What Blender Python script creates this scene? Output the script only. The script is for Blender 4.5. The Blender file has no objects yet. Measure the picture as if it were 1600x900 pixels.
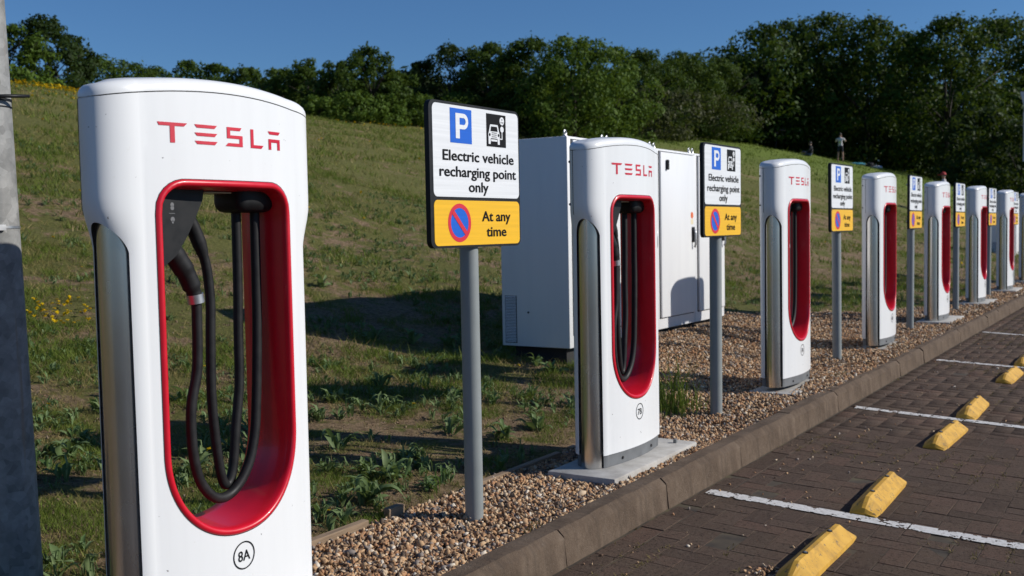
import bpy, math, random
import numpy as np
from mathutils import Matrix, Vector

# ------------------------------------------------------------------ camera, sky, sun, exposure
SC = bpy.context.scene
COL = SC.collection
cam_data = bpy.data.cameras.new('camera')
cam_data.sensor_width = 36.0
cam_data.lens = 36.47
cam_data.clip_start = 0.05
cam_data.clip_end = 2000.0
cam_data.dof.use_dof = True
cam_data.dof.focus_distance = 3.7
cam_data.dof.aperture_fstop = 5.6
camera = bpy.data.objects.new('camera', cam_data)
COL.objects.link(camera)
_r = Vector((0.84087385, 0.54090604, -0.01875715))
_u = Vector((-0.01401853, 0.05641137, 0.99830919))
_f = Vector((-0.54104958, 0.83918914, -0.05501755))
camera.matrix_world = Matrix(((_r.x, _u.x, -_f.x, 2.285), (_r.y, _u.y, -_f.y, -2.038), (_r.z, _u.z, -_f.z, 1.151), (0, 0, 0, 1)))
SC.camera = camera

SUN_EL, SUN_AZ = math.radians(29.0), math.radians(29.0)      # azimuth from +X towards +Y
world = bpy.data.worlds.new('World')
SC.world = world
world.use_nodes = True
wn = world.node_tree
sky = wn.nodes.new('ShaderNodeTexSky')
sky.sky_type = 'NISHITA'
sky.sun_disc = False
sky.sun_elevation = SUN_EL
sky.sun_rotation = math.pi / 2 - SUN_AZ
sky.altitude = 5000
sky.air_density = 2.0
sky.dust_density = 0.0
sky.ozone_density = 14.0
wn.links.new(sky.outputs[0], wn.nodes['Background'].inputs[0])
wn.nodes['Background'].inputs[1].default_value = 0.085

sun_data = bpy.data.lights.new('sun', 'SUN')
sun_data.energy = 4.6
sun_data.angle = math.radians(0.53)
sun_data.color = (1.0, 0.955, 0.885)
sun = bpy.data.objects.new('sun', sun_data)
COL.objects.link(sun)
sdir = Vector((math.cos(SUN_EL) * math.cos(SUN_AZ), math.cos(SUN_EL) * math.sin(SUN_AZ), math.sin(SUN_EL)))
sun.rotation_euler = sdir.to_track_quat('Z', 'Y').to_euler()
sun.location = (10, 6, 8)

SC.view_settings.view_transform = 'Standard'
SC.view_settings.look = 'None'
SC.view_settings.exposure = 0.0
SC.view_settings.gamma = 1.0
SC.view_settings.use_curve_mapping = False
SC.render.engine = 'CYCLES'
SC.cycles.use_denoising = True
SC.cycles.max_bounces = 6
SC.cycles.diffuse_bounces = 3
SC.cycles.glossy_bounces = 3
SC.cycles.transmission_bounces = 3
SC.cycles.transparent_max_bounces = 8
SC.cycles.sample_clamp_indirect = 6.0

RNG = np.random.default_rng(7)
random.seed(7)

# ------------------------------------------------------------------ ground shape
_ss = np.linspace(0, 420, 8401)
_zz = np.interp(_ss, [0, .5, 1.2, 2, 3.5, 6, 10, 15, 20, 24, 28, 34, 60, 420], [0, .045, .10, .18, .42, 1.02, 2.1, 3.4, 4.6, 5.35, 5.75, 5.9, 6.0, 6.2])
def _smooth(a, n):
    k = np.ones(n) / n
    return np.convolve(np.pad(a, (n // 2, n - 1 - n // 2), mode='edge'), k, 'valid')
_w = np.clip((_ss - 1) / 2, 0, 1)
_zz = _zz * (1 - _w) + _smooth(_zz, 41) * _w
def sstep(t):
    t = np.clip(t, 0, 1)
    return t * t * (3 - 2 * t)
def ground_z(X, Y):
    X = np.asarray(X, float); Y = np.asarray(Y, float)
    s = np.maximum(0, -X - .45)
    z = np.interp(s, _ss, _zz) + 1.55 * sstep((Y - 25) / 40) * sstep(s / 9) + .0037 * np.clip(Y, -5, 40)
    a = sstep((s - .2) / 4)
    z = z + a * (.05 * np.sin(1.1 * X + .6 * Y + 1) * np.sin(.7 * Y - .4 * X) + .03 * np.sin(2.7 * X - 1.3 * Y) * np.sin(1.9 * Y + .8 * X))
    z = z + sstep(s / 1.0) * .012 * np.sin(7.1 * X + 2 * Y) * np.sin(5.3 * Y - 3 * X)
    return z - .02
def gz1(x, y):
    return float(ground_z(x, y))
def road_z(X, Y):
    return -.1005 - .047 * (np.asarray(X, float) - .41) + .0011 * np.asarray(Y, float)
APRON_Y = [-50, 4.0, 4.5, 5.0, 6.0, 7.0, 8.6, 9.4, 10.6, 11.0, 12.5, 14.0, 400]
APRON_X = [-.42, -.42, -.75, -1.05, -1.75, -2.0, -2.3, -1.9, -1.35, -.85, -.55, -.42, -.42]
def gravel_edge(Y):
    return np.interp(Y, APRON_Y, APRON_X) + .05 * np.sin(3.1 * np.asarray(Y)) * (np.asarray(Y) > 4.2)
def gravel_z(X, Y):
    X = np.asarray(X, float); Y = np.asarray(Y, float)
    strip = -.03 + .0037 * np.clip(Y, -5, 40) + .012 * np.sin(3 * Y + 2 * X) * np.sin(2.1 * Y) + .025 * sstep((X - .08) / .2) + .02 * sstep((Y - 3.8) / 1.2)
    heap = .085 * sstep((-X - .7) / .8) * sstep((Y - 5.5) / .7) * sstep((9.4 - Y) / 1.0) * sstep((X + 2.25) / .3)
    return np.where(X > -.45, strip, np.maximum(ground_z(X, Y) + .012, strip * 0 - .02) + heap)
_perm = RNG.random((256, 256))
def vnoise(x, y):
    x = np.asarray(x, float); y = np.asarray(y, float)
    xi = np.floor(x).astype(int); yi = np.floor(y).astype(int)
    fx = x - xi; fy = y - yi
    fx = fx * fx * (3 - 2 * fx); fy = fy * fy * (3 - 2 * fy)
    a = _perm[xi & 255, yi & 255]; b = _perm[(xi + 1) & 255, yi & 255]
    c = _perm[xi & 255, (yi + 1) & 255]; d = _perm[(xi + 1) & 255, (yi + 1) & 255]
    return (a * (1 - fx) + b * fx) * (1 - fy) + (c * (1 - fx) + d * fx) * fy
def fbm(x, y, o=4):
    s = 0; w = 0; k = 1.0
    for i in range(o):
        s = s + k * vnoise(x * 2 ** i + 17 * i, y * 2 ** i + 31 * i); w += k; k *= .5
    return s / w

# ------------------------------------------------------------------ materials
class NT:
    def __init__(self, name):
        self.m = bpy.data.materials.new(name); self.m.use_nodes = True
        self.t = self.m.node_tree; self.n = self.t.nodes
        self.b = self.n['Principled BSDF']; self.out = self.n['Material Output']
    def new(self, typ, **kw):
        nd = self.n.new(typ)
        for k, v in kw.items():
            setattr(nd, k, v)
        return nd
    def link(self, a, b):
        self.t.links.new(a, b)
    def coord(self, scale=(1, 1, 1), kind='Object'):
        if kind == 'Position':
            src = self.new('ShaderNodeNewGeometry').outputs['Position']
        else:
            src = self.new('ShaderNodeTexCoord').outputs[kind]
        mp = self.new('ShaderNodeMapping'); mp.inputs['Scale'].default_value = scale
        self.link(src, mp.inputs['Vector'])
        return mp.outputs[0]
    def noise(self, vec, scale, detail=4, rough=.55):
        nd = self.new('ShaderNodeTexNoise'); nd.inputs['Scale'].default_value = scale
        nd.inputs['Detail'].default_value = detail; nd.inputs['Roughness'].default_value = rough
        self.link(vec, nd.inputs['Vector'])
        return nd.outputs['Fac']
    def ramp(self, fac, stops, interp='LINEAR'):
        r = self.new('ShaderNodeValToRGB'); r.color_ramp.interpolation = interp
        els = r.color_ramp.elements
        while len(els) < len(stops):
            els.new(.5)
        for e, (p, c) in zip(els, stops):
            e.position = p; e.color = (*c, 1) if len(c) == 3 else c
        self.link(fac, r.inputs[0])
        return r.outputs[0]
    def mix(self, fac, a, b, mode='MIX'):
        nd = self.new('ShaderNodeMix', data_type='RGBA', blend_type=mode)
        for sock, v in ((nd.inputs[0], fac), (nd.inputs[6], a), (nd.inputs[7], b)):
            if hasattr(v, 'is_linked') or isinstance(v, bpy.types.NodeSocket):
                self.link(v, sock)
            elif isinstance(v, (int, float)):
                sock.default_value = v
            else:
                sock.default_value = (*v, 1)
        return nd.outputs[2]
    def bump(self, h, strength=.3, dist=.01):
        nd = self.new('ShaderNodeBump'); nd.inputs['Strength'].default_value = strength; nd.inputs['Distance'].default_value = dist
        self.link(h, nd.inputs['Height']); self.link(nd.outputs[0], self.b.inputs['Normal'])
    def base(self, c):
        if isinstance(c, bpy.types.NodeSocket):
            self.link(c, self.b.inputs['Base Color'])
        else:
            self.b.inputs['Base Color'].default_value = (*c, 1)
    def set(self, **kw):
        for k, v in kw.items():
            s = self.b.inputs[k.replace('_', ' ')]
            if isinstance(v, bpy.types.NodeSocket):
                self.link(v, s)
            else:
                s.default_value = v
        return self

M = {}
def plain(name, col, rough=.5, metal=0.0, var=.06, scale=6.0, spec=.5, bump=0.0):
    t = NT(name); v = t.coord()
    f = t.noise(v, scale, 5)
    lo = tuple(max(0, c * (1 - var)) for c in col); hi = tuple(min(1, c * (1 + var)) for c in col)
    t.base(t.ramp(f, [(.3, lo), (.7, hi)]))
    rr = t.ramp(f, [(.3, (rough * .85,) * 3), (.7, (min(1, rough * 1.15),) * 3)])
    t.set(Roughness=rr, Metallic=metal, Specular_IOR_Level=spec)
    if bump:
        t.bump(t.noise(v, scale * 6, 4), bump, .004)
    M[name] = t.m
    return t

def make_materials():
    # white powder coat with faint rain streaks
    t = NT('white_shell'); v = t.coord((14, 14, 1.2)); f = t.noise(v, 1.6, 5)
    v2 = t.coord(); g = t.noise(v2, 40, 3, .7)
    c = t.ramp(f, [(.25, (.735, .74, .74)), (.6, (.765, .77, .77))])
    c = t.mix(t.ramp(g, [(.68, (0, 0, 0)), (.78, (.30, .30, .30))]), c, (.56, .52, .46))
    c = t.mix(t.ramp(t.noise(v2, 62, 2, .5), [(.765, (0, 0, 0)), (.775, (.8, .8, .8))]), c, (.10, .09, .08))
    t.base(c); t.set(Roughness=.33, Coat_Weight=.15, Coat_Roughness=.15); M['white_shell'] = t.m
    # cabinet white
    t = NT('cabinet_white'); v = t.coord((6, 6, .8)); f = t.noise(v, 1.5, 5)
    t.base(t.ramp(f, [(.25, (.72, .725, .73)), (.6, (.76, .765, .765))])); t.set(Roughness=.42)
    t.bump(t.noise(t.coord(), 250, 2), .04, .001); M['cabinet_white'] = t.m
    plain('red_gloss', (.60, .006, .022), .34, var=.05, scale=20).set(Coat_Weight=.2)
    plain('red_print', (.56, .008, .03), .4)
    plain('black_plastic', (.010, .0105, .0115), .5, var=.2, scale=30, spec=.25)
    plain('black_rubber', (.012, .012, .0125), .55, var=.3, scale=30, bump=.05, spec=.3)
    plain('black_print', (.007, .007, .008), .6, spec=.12)
    plain('dark_gap', (.015, .015, .015), .8)
    plain('base_grey', (.13, .135, .14), .55, var=.2, scale=14)
    plain('print_grey', (.13, .135, .14), .5)
    plain('clear_lens', (.33, .25, .12), .3)
    # brushed steel
    t = NT('brushed_steel'); v = t.coord((260, 260, 2.0)); f = t.noise(v, 1.0, 4, .6)
    v2 = t.coord((3, 3, 1.2)); g = t.noise(v2, 3, 5)
    t.base(t.mix(g, (.58, .555, .52), (.68, .665, .64))); t.set(Metallic=1.0, Roughness=t.ramp(t.noise(v2, 2.3, 5), [(.3, (.20,) * 3), (.7, (.32,) * 3)]))
    t.bump(f, .10, .001); M['brushed_steel'] = t.m
    plain('zinc', (.50, .51, .52), .38, metal=.9, var=.12, scale=25)
    # galvanised lamp column with spangle and rust streaks
    t = NT('galvanised'); v = t.coord(); f = t.noise(v, 16, 6, .65)
    vo = t.new('ShaderNodeTexVoronoi'); vo.inputs['Scale'].default_value = 38; t.link(v, vo.inputs['Vector'])
    bw = t.new('ShaderNodeRGBToBW'); t.link(vo.outputs['Color'], bw.inputs[0]); c = t.mix(.35, t.ramp(f, [(.3, (.17, .172, .165)), (.7, (.30, .298, .285))]), bw.outputs[0], 'SOFT_LIGHT')
    st = t.noise(t.coord((30, 30, 1.1)), 1.3, 4)
    c = t.mix(t.ramp(st, [(.60, (0, 0, 0)), (.72, (.55, .55, .55))]), c, (.24, .155, .085))
    drip = t.noise(t.coord((22, 22, .9)), 2.1, 3)
    c = t.mix(t.ramp(drip, [(.69, (0, 0, 0)), (.73, (.7, .7, .7))]), c, (.62, .63, .64))
    t.base(c); t.set(Roughness=.62, Metallic=.08); t.bump(f, .15, .003); M['galvanised'] = t.m
    # sign
    plain('sign_pole_grey', (.235, .255, .252), .45, var=.06, scale=8)
    for nm, col in (('sign_white', (.74, .75, .76)), ('sign_yellow', (.83, .46, .012)), ('sign_blue', (.005, .11, .56)), ('sign_red', (.62, .02, .04))):
        t = NT(nm); v = t.coord((1, 1, 55)); f = t.noise(v, 1.6, 2)
        lo = tuple(c * .93 for c in col); hi = tuple(min(1, c * 1.03) for c in col)
        t.base(t.ramp(f, [(.35, lo), (.65, hi)])); t.set(Roughness=.38); M[nm] = t.m
    # concrete
    t = NT('pad_concrete'); v = t.coord(); f = t.noise(v, 9, 7, .65)
    t.base(t.ramp(f, [(.25, (.27, .25, .225)), (.55, (.42, .405, .375)), (.75, (.50, .485, .455))]))
    t.set(Roughness=.85); t.bump(t.noise(v, 90, 4), .3, .004); M['pad_concrete'] = t.m
    t = NT('kerb_concrete'); v = t.coord(); f = t.noise(v, 7, 7, .7); g = t.noise(t.coord((1, 26, 3)), 1.2, 4); sp = t.noise(v, 160, 3, .8)
    c = t.ramp(f, [(.25, (.070, .048, .034)), (.5, (.125, .090, .064)), (.75, (.185, .138, .102))])
    c = t.mix(t.ramp(g, [(.5, (0, 0, 0)), (.75, (.5, .5, .5))]), c, (.055, .044, .035))
    c = t.mix(t.ramp(sp, [(.63, (0, 0, 0)), (.72, (.6, .6, .6))]), c, (.30, .26, .22))
    t.base(c); t.set(Roughness=.95, Specular_IOR_Level=.15); t.bump(t.noise(v, 70, 6, .75), .8, .007); M['kerb_concrete'] = t.m
    # pavers: each island its own tone, speckle, dusty film
    t = NT('paver'); v = t.coord(kind='Position'); oi = t.new('ShaderNodeObjectInfo'); ge = t.new('ShaderNodeNewGeometry')
    add = t.new('ShaderNodeMath', operation='ADD'); t.link(oi.outputs['Random'], add.inputs[0]); t.link(ge.outputs['Random Per Island'], add.inputs[1])
    fr = t.new('ShaderNodeMath', operation='FRACT'); t.link(add.outputs[0], fr.inputs[0])
    c = t.ramp(fr.outputs[0], [(0, (.076, .052, .040)), (.35, (.095, .065, .050)), (.7, (.109, .074, .056)), (.95, (.125, .077, .058))])
    f = t.noise(v, 2.2, 6, .6); c = t.mix(t.ramp(f, [(.35, (0, 0, 0)), (.7, (.55, .55, .55))]), c, (.105, .075, .052))
    sp = t.noise(v, 190, 3, .75); c = t.mix(t.ramp(sp, [(.60, (0, 0, 0)), (.74, (.7, .7, .7))]), c, (.21, .18, .155))
    c = t.mix(t.ramp(t.noise(v, 75, 4, .75), [(.34, (.9, .9, .9)), (.48, (0, 0, 0))]), c, (.020, .016, .014))
    c = t.mix(t.ramp(t.noise(v, 34, 4, .7), [(.52, (0, 0, 0)), (.68, (.6, .6, .6))]), c, (.12, .092, .070))
    t.base(c); t.set(Roughness=.95, Specular_IOR_Level=.12); t.bump(t.noise(v, 110, 6, .8), 1.0, .006); M['paver'] = t.m
    t = NT('joint_sand'); v = t.coord(kind='Position'); f = t.noise(v, 9, 5)
    br = t.new('ShaderNodeTexBrick'); br.inputs['Scale'].default_value = 4.9; br.inputs['Color1'].default_value = (.055, .046, .042, 1)
    br.inputs['Color2'].default_value = (.085, .068, .06, 1); br.inputs['Mortar'].default_value = (.03, .028, .02, 1); t.link(v, br.inputs['Vector'])
    sx = t.new('ShaderNodeSeparateXYZ'); t.link(v, sx.inputs[0])
    far = t.new('ShaderNodeMath', operation='GREATER_THAN'); t.link(sx.outputs[0], far.inputs[0]); far.inputs[1].default_value = 4.45
    far2 = t.new('ShaderNodeMath', operation='GREATER_THAN'); t.link(sx.outputs[1], far2.inputs[0]); far2.inputs[1].default_value = 21.0
    mx = t.new('ShaderNodeMath', operation='MAXIMUM'); t.link(far.outputs[0], mx.inputs[0]); t.link(far2.outputs[0], mx.inputs[1])
    t.base(t.mix(mx.outputs[0], t.ramp(f, [(.3, (.030, .022, .015)), (.55, (.060, .045, .028)), (.75, (.10, .082, .035))]), br.outputs[0]))
    t.set(Roughness=.95); M['joint_sand'] = t.m
    t = NT('line_paint'); v = t.coord(kind='Position'); f = t.noise(v, 60, 5, .7)
    t.base(t.ramp(f, [(.28, (.32, .29, .26)), (.46, (.62, .60, .57)), (.7, (.74, .73, .71))])); t.set(Roughness=.7); t.bump(t.noise(v, 160, 4), .5, .003); M['line_paint'] = t.m
    t = NT('stop_yellow'); v = t.coord(kind='Position'); f = t.noise(v, 12, 6, .65); g = t.noise(v, 30, 6, .8)
    c = t.ramp(f, [(.25, (.34, .185, .030)), (.5, (.58, .315, .032)), (.75, (.64, .375, .055))])
    c = t.mix(t.ramp(g, [(.575, (0, 0, 0)), (.63, (.9, .9, .9))]), c, (.12, .095, .065))
    c = t.mix(t.ramp(t.noise(t.coord((3, 1, 3), 'Position'), 7, 5, .7), [(.60, (0, 0, 0)), (.76, (.5, .5, .5))]), c, (.05, .042, .035))
    t.base(c); t.set(Roughness=.75); t.bump(t.noise(v, 90, 4), .25, .002); M['stop_yellow'] = t.m
    # gravel
    t = NT('gravel_stone'); ge = t.new('ShaderNodeNewGeometry'); v = t.coord(kind='Position')
    c = t.ramp(ge.outputs['Random Per Island'], [(0, (.06, .046, .038)), (.10, (.20, .12, .068)), (.22, (.43, .24, .115)), (.36, (.54, .34, .18)), (.50, (.27, .165, .10)), (.58, (.60, .42, .25)), (.70, (.44, .22, .105)), (.81, (.22, .20, .185)), (.88, (.64, .50, .34)), (.95, (.74, .66, .54))], 'CONSTANT')
    f = t.noise(v, 90, 4, .6); c = t.mix(t.ramp(f, [(.25, (.15, .15, .15)), (.75, (.75, .75, .75))]), c, t.mix(.55, c, (.27, .18, .115)))
    t.base(c); t.set(Roughness=.8, Specular_IOR_Level=.25); t.bump(t.noise(v, 230, 3), .25, .002); M['gravel_stone'] = t.m
    t = NT('gravel_bed'); v = t.coord(kind='Position'); vo = t.new('ShaderNodeTexVoronoi'); vo.inputs['Scale'].default_value = 46; t.link(v, vo.inputs['Vector'])
    sp = t.new('ShaderNodeSeparateColor'); t.link(vo.outputs['Color'], sp.inputs[0])
    c = t.ramp(sp.outputs[0], [(0, (.06, .045, .035)), (.25, (.22, .14, .08)), (.5, (.30, .20, .12)), (.75, (.16, .12, .09)), (.9, (.4, .31, .22))], 'CONSTANT')
    t.base(c); t.set(Roughness=.9); t.bump(vo.outputs['Distance'], 1.0, .012); M['gravel_bed'] = t.m
    # soil + thatch under the grass
    t = NT('grass_ground'); v = t.coord(kind='Position')
    f = t.noise(v, .55, 8, .65); g = t.noise(v, 3.2, 6, .7); h = t.noise(v, 26, 5, .75)
    dry = t.mix(t.ramp(h, [(.35, (0, 0, 0)), (.65, (1, 1, 1))]), (.13, .085, .047), (.37, .26, .155))
    grn = t.mix(t.ramp(h, [(.3, (0, 0, 0)), (.7, (1, 1, 1))]), (.068, .080, .016), (.22, .205, .062))
    mixf = t.new('ShaderNodeMath', operation='ADD'); t.link(f, mixf.inputs[0]); t.link(g, mixf.inputs[1])
    sx = t.new('ShaderNodeSeparateXYZ'); t.link(v, sx.inputs[0])
    mr = t.new('ShaderNodeMapRange'); mr.inputs[1].default_value = -12; mr.inputs[2].default_value = -2.0; mr.inputs[3].default_value = .10; mr.inputs[4].default_value = -.07; t.link(sx.outputs[0], mr.inputs[0])
    ad = t.new('ShaderNodeMath', operation='ADD'); t.link(mixf.outputs[0], ad.inputs[0]); t.link(mr.outputs[0], ad.inputs[1])
    c = t.mix(t.ramp(ad.outputs[0], [(.93, (0, 0, 0)), (1.06, (1, 1, 1))]), dry, grn)
    lawn = t.new('ShaderNodeMapRange'); lawn.inputs[1].default_value = 36; lawn.inputs[2].default_value = 52; t.link(sx.outputs[1], lawn.inputs[0])
    c = t.mix(lawn.outputs[0], c, t.mix(h, (.085, .130, .018), (.17, .215, .038)))
    t.base(c); t.set(Roughness=.95, Specular_IOR_Level=.2); h2 = t.noise(v, 75, 5, .8); t.bump(h2, 1.0, .03); M['grass_ground'] = t.m
    def leafmat(name, stops, noise_scale, cols2, trans=.25, rough=.6):
        t = NT(name); ge = t.new('ShaderNodeNewGeometry'); v = t.coord(kind='Position')
        c = t.ramp(ge.outputs['Random Per Island'], stops)
        f = t.noise(v, noise_scale, 4, .6)
        c = t.mix(t.ramp(f, [(.38, (0, 0, 0)), (.62, (.75, .75, .75))]), c, cols2)
        t.base(c); t.set(Roughness=rough, Specular_IOR_Level=.15)
        tr = t.new('ShaderNodeBsdfTranslucent'); t.link(t.mix(.5, c, (.16, .22, .02)), tr.inputs[0])
        ms = t.new('ShaderNodeMixShader'); ms.inputs[0].default_value = trans
        t.link(t.b.outputs[0], ms.inputs[1]); t.link(tr.outputs[0], ms.inputs[2]); t.link(ms.outputs[0], t.out.inputs[0])
        M[name] = t.m
    leafmat('grass_blade', [(0, (.058, .088, .012)), (.35, (.120, .136, .026)), (.62, (.21, .195, .052)), (.85, (.34, .27, .10)), (1, (.46, .36, .175))], 1.3, (.33, .24, .105), .22)
    leafmat('grass_fresh', [(0, (.060, .108, .014)), (.5, (.125, .180, .027)), (1, (.205, .25, .048))], 1.5, (.15, .19, .032), .32)
    leafmat('weed_leaf', [(0, (.075, .140, .040)), (.5, (.140, .220, .080)), (1, (.22, .29, .135))], 3, (.17, .22, .095), .32, .5)
    leafmat('joint_weed', [(0, (.06, .06, .018)), (.5, (.16, .12, .04)), (1, (.27, .20, .09))], 3, (.16, .12, .05), .1)
    leafmat('straw', [(0, (.10, .07, .035)), (.5, (.28, .20, .10)), (1, (.50, .40, .23))], 3, (.24, .16, .08), .1)
    leafmat('soil_crumb', [(0, (.07, .045, .028)), (.6, (.19, .125, .08)), (1, (.42, .33, .24))], 3, (.16, .105, .065), .0, .9)
    leafmat('flower_yellow', [(0, (.66, .42, .0)), (1, (.78, .56, .02))], 3, (.74, .5, .01), .2)
    leafmat('leaf_hedge', [(0, (.015, .032, .005)), (.5, (.038, .070, .009)), (1, (.075, .115, .016))], .9, (.050, .090, .010), .28)
    leafmat('leaf_bright', [(0, (.030, .062, .007)), (.5, (.064, .115, .013)), (1, (.105, .160, .022))], .8, (.080, .135, .016), .32)
    leafmat('leaf_dark', [(0, (.008, .018, .004)), (.5, (.019, .038, .007)), (1, (.038, .064, .011))], .8, (.024, .046, .008), .22)
    leafmat('leaf_big', [(0, (.009, .024, .003)), (.5, (.026, .054, .006)), (1, (.056, .096, .011))], .45, (.036, .074, .007), .25)
    leafmat('leaf_olive', [(0, (.034, .040, .016)), (.5, (.062, .068, .026)), (1, (.10, .10, .042))], .9, (.06, .064, .026), .25)
    plain('bark', (.038, .030, .022), .9, var=.4, scale=12, bump=.5)
    t = NT('timber'); v = t.coord((20, 1.5, 20)); f = t.noise(v, 3, 6, .65)
    t.base(t.ramp(f, [(.3, (.15, .098, .058)), (.6, (.29, .205, .13)), (.8, (.35, .26, .17))])); t.set(Roughness=.85); t.bump(f, .4, .004); M['timber'] = t.m
    plain('skin', (.40, .24, .17), .55)
    plain('hair_dark', (.018, .013, .010), .7)
    plain('cloth_white', (.62, .60, .60), .9, var=.1, scale=18)
    plain('cloth_navy', (.016, .019, .032), .9)
    plain('cloth_denim', (.06, .085, .15), .9)
    plain('cloth_black', (.02, .02, .022), .9)
    plain('cloth_red', (.45, .03, .03), .8)
    plain('cloth_pink_shaded', (.16, .075, .07), .8)  # pink darkened, tree shade put into the cloth colour
    plain('cloth_teal', (.05, .26, .34), .85)
    plain('cloth_lime', (.55, .62, .05), .85)
    plain('plastic_white', (.7, .71, .71), .4)
    plain('plastic_green', (.1, .4, .22), .4)
    plain('sticker_orange', (.7, .14, .03), .5)
    plain('sticker_cream', (.75, .66, .45), .5)
make_materials()

# ------------------------------------------------------------------ mesh helpers
class MB:
    def __init__(self):
        self.v = []; self.f = []
    def add(self, verts, faces):
        o = len(self.v)
        self.v += [tuple(p) for p in verts]; self.f += [tuple(i + o for i in q) for q in faces]
        return self
    def box(self, x0, x1, y0, y1, z0, z1):
        return self.add([(x0, y0, z0), (x1, y0, z0), (x1, y1, z0), (x0, y1, z0), (x0, y0, z1), (x1, y0, z1), (x1, y1, z1), (x0, y1, z1)],
                        [(0, 3, 2, 1), (4, 5, 6, 7), (0, 1, 5, 4), (1, 2, 6, 5), (2, 3, 7, 6), (3, 0, 4, 7)])
    def tube(self, pts, rad, n=12, cap=True):
        pts = [Vector(p) for p in pts]
        rad = [float(rad)] * len(pts) if isinstance(rad, (int, float)) else [float(q) for q in rad]
        rings = []; up = None
        for i, p in enumerate(pts):
            d = (pts[min(i + 1, len(pts) - 1)] - pts[max(i - 1, 0)]).normalized()
            if up is None:
                up = Vector((1, 0, 0)) if abs(d.x) < .9 else Vector((0, 1, 0))
            a = d.cross(up).normalized(); b = a.cross(d).normalized(); up = b
            rings.append([p + rad[i] * (math.cos(2 * math.pi * k / n) * a + math.sin(2 * math.pi * k / n) * b) for k in range(n)])
        vs = [q for r in rings for q in r]
        fs = [(i * n + k, i * n + (k + 1) % n, (i + 1) * n + (k + 1) % n, (i + 1) * n + k) for i in range(len(pts) - 1) for k in range(n)]
        if cap:
            fs.append(tuple(range(n))[::-1]); fs.append(tuple((len(pts) - 1) * n + k for k in range(n)))
        return self.add(vs, fs)
    def poly(self, pts, x=0.0):                   # flat print facing +X, pts are (y, z)
        return self.add([(x, a, b) for a, b in pts], [tuple(range(len(pts)))])
    def ring(self, cy, cz, r0, r1, x=0.0, n=40, a0=0, a1=2 * math.pi, sy=1.0):
        vs = []
        for k in range(n + 1):
            a = a0 + (a1 - a0) * k / n
            vs += [(x, cy + sy * r0 * math.cos(a), cz + r0 * math.sin(a)), (x, cy + sy * r1 * math.cos(a), cz + r1 * math.sin(a))]
        return self.add(vs, [(2 * k, 2 * k + 1, 2 * k + 3, 2 * k + 2) for k in range(n)])
    def disc(self, cy, cz, r, x=0.0, n=28, sy=1.0):
        return self.poly([(cy + sy * r * math.cos(2 * math.pi * k / n), cz + r * math.sin(2 * math.pi * k / n)) for k in range(n)], x)
    def mesh(self, name, mat, smooth=False, angle=None):
        me = bpy.data.meshes.new(name)
        me.from_pydata(self.v, [], self.f); me.validate(); me.update()
        me.materials.append(M[mat] if isinstance(mat, str) else mat)
        if smooth:
            me.polygons.foreach_set('use_smooth', [True] * len(me.polygons))
            if angle:
                me.set_sharp_from_angle(angle=math.radians(angle))
        return me
    def build(self, name, mat, parent=None, smooth=False, angle=None, weld=False):
        me = self.mesh(name, mat, smooth, angle)
        if weld:
            import bmesh
            bm = bmesh.new(); bm.from_mesh(me); bmesh.ops.remove_doubles(bm, verts=bm.verts, dist=weld)
            bmesh.ops.recalc_face_normals(bm, faces=bm.faces); bm.to_mesh(me); bm.free()
        return link(name, me, parent)
def link(name, me, parent=None):
    o = bpy.data.objects.new(name, me); COL.objects.link(o)
    if parent is not None:
        o.parent = parent
    return o
def empty(name, loc=(0, 0, 0), rz=0.0):
    o = bpy.data.objects.new(name, None); o.empty_display_size = .2; COL.objects.link(o)
    o.location = loc; o.rotation_euler = (0, 0, rz)
    return o
def tag(o, label=None, cat=None, group=None, kind=None):
    for k, v in (('label', label), ('category', cat), ('group', group), ('kind', kind)):
        if v:
            o[k] = v
    return o
def copy_tree(o, parent=None):
    c = o.copy(); COL.objects.link(c); c.parent = parent
    for ch in list(o.children):
        copy_tree(ch, c)
    return c
def bevel_box(x0, x1, y0, y1, z0, z1, b=.006, seg=2):
    import bmesh
    bm = bmesh.new()
    m = Matrix.Translation(((x0 + x1) / 2, (y0 + y1) / 2, (z0 + z1) / 2)) @ Matrix.Diagonal((x1 - x0, y1 - y0, z1 - z0, 1))
    bmesh.ops.create_cube(bm, size=1.0, matrix=m)
    bmesh.ops.bevel(bm, geom=list(bm.edges), offset=b, segments=seg, affect='EDGES', profile=.5)
    mb = MB(); bm.verts.index_update()
    mb.add([v.co[:] for v in bm.verts], [[v.index for v in f.verts] for f in bm.faces]); bm.free()
    return mb
def np_mesh(name, verts, faces, mat, smooth=False):
    """verts (n,3), faces (m,k) all of one size"""
    me = bpy.data.meshes.new(name); verts = np.asarray(verts, np.float32); faces = np.asarray(faces, np.int32)
    m, k = faces.shape
    me.vertices.add(len(verts)); me.vertices.foreach_set('co', verts.ravel())
    me.loops.add(m * k); me.loops.foreach_set('vertex_index', faces.ravel())
    me.polygons.add(m); me.polygons.foreach_set('loop_start', np.arange(0, m * k, k, dtype=np.int32))
    if smooth:
        me.polygons.foreach_set('use_smooth', np.ones(m, dtype=bool))
    me.materials.append(M[mat]); me.update(calc_edges=True); me.validate()
    return me
def catmull(pts, n=8):
    P = [Vector(p) for p in pts]; P = [P[0] * 2 - P[1]] + P + [P[-1] * 2 - P[-2]]; out = []
    for i in range(1, len(P) - 2):
        for k in range(n):
            t = k / n; a, b, c, d = P[i - 1], P[i], P[i + 1], P[i + 2]
            out.append(.5 * ((2 * b) + (c - a) * t + (2 * a - 5 * b + 4 * c - d) * t * t + (3 * b - a - 3 * c + d) * t ** 3))
    out.append(P[-2])
    return out
_texts = {}
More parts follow.
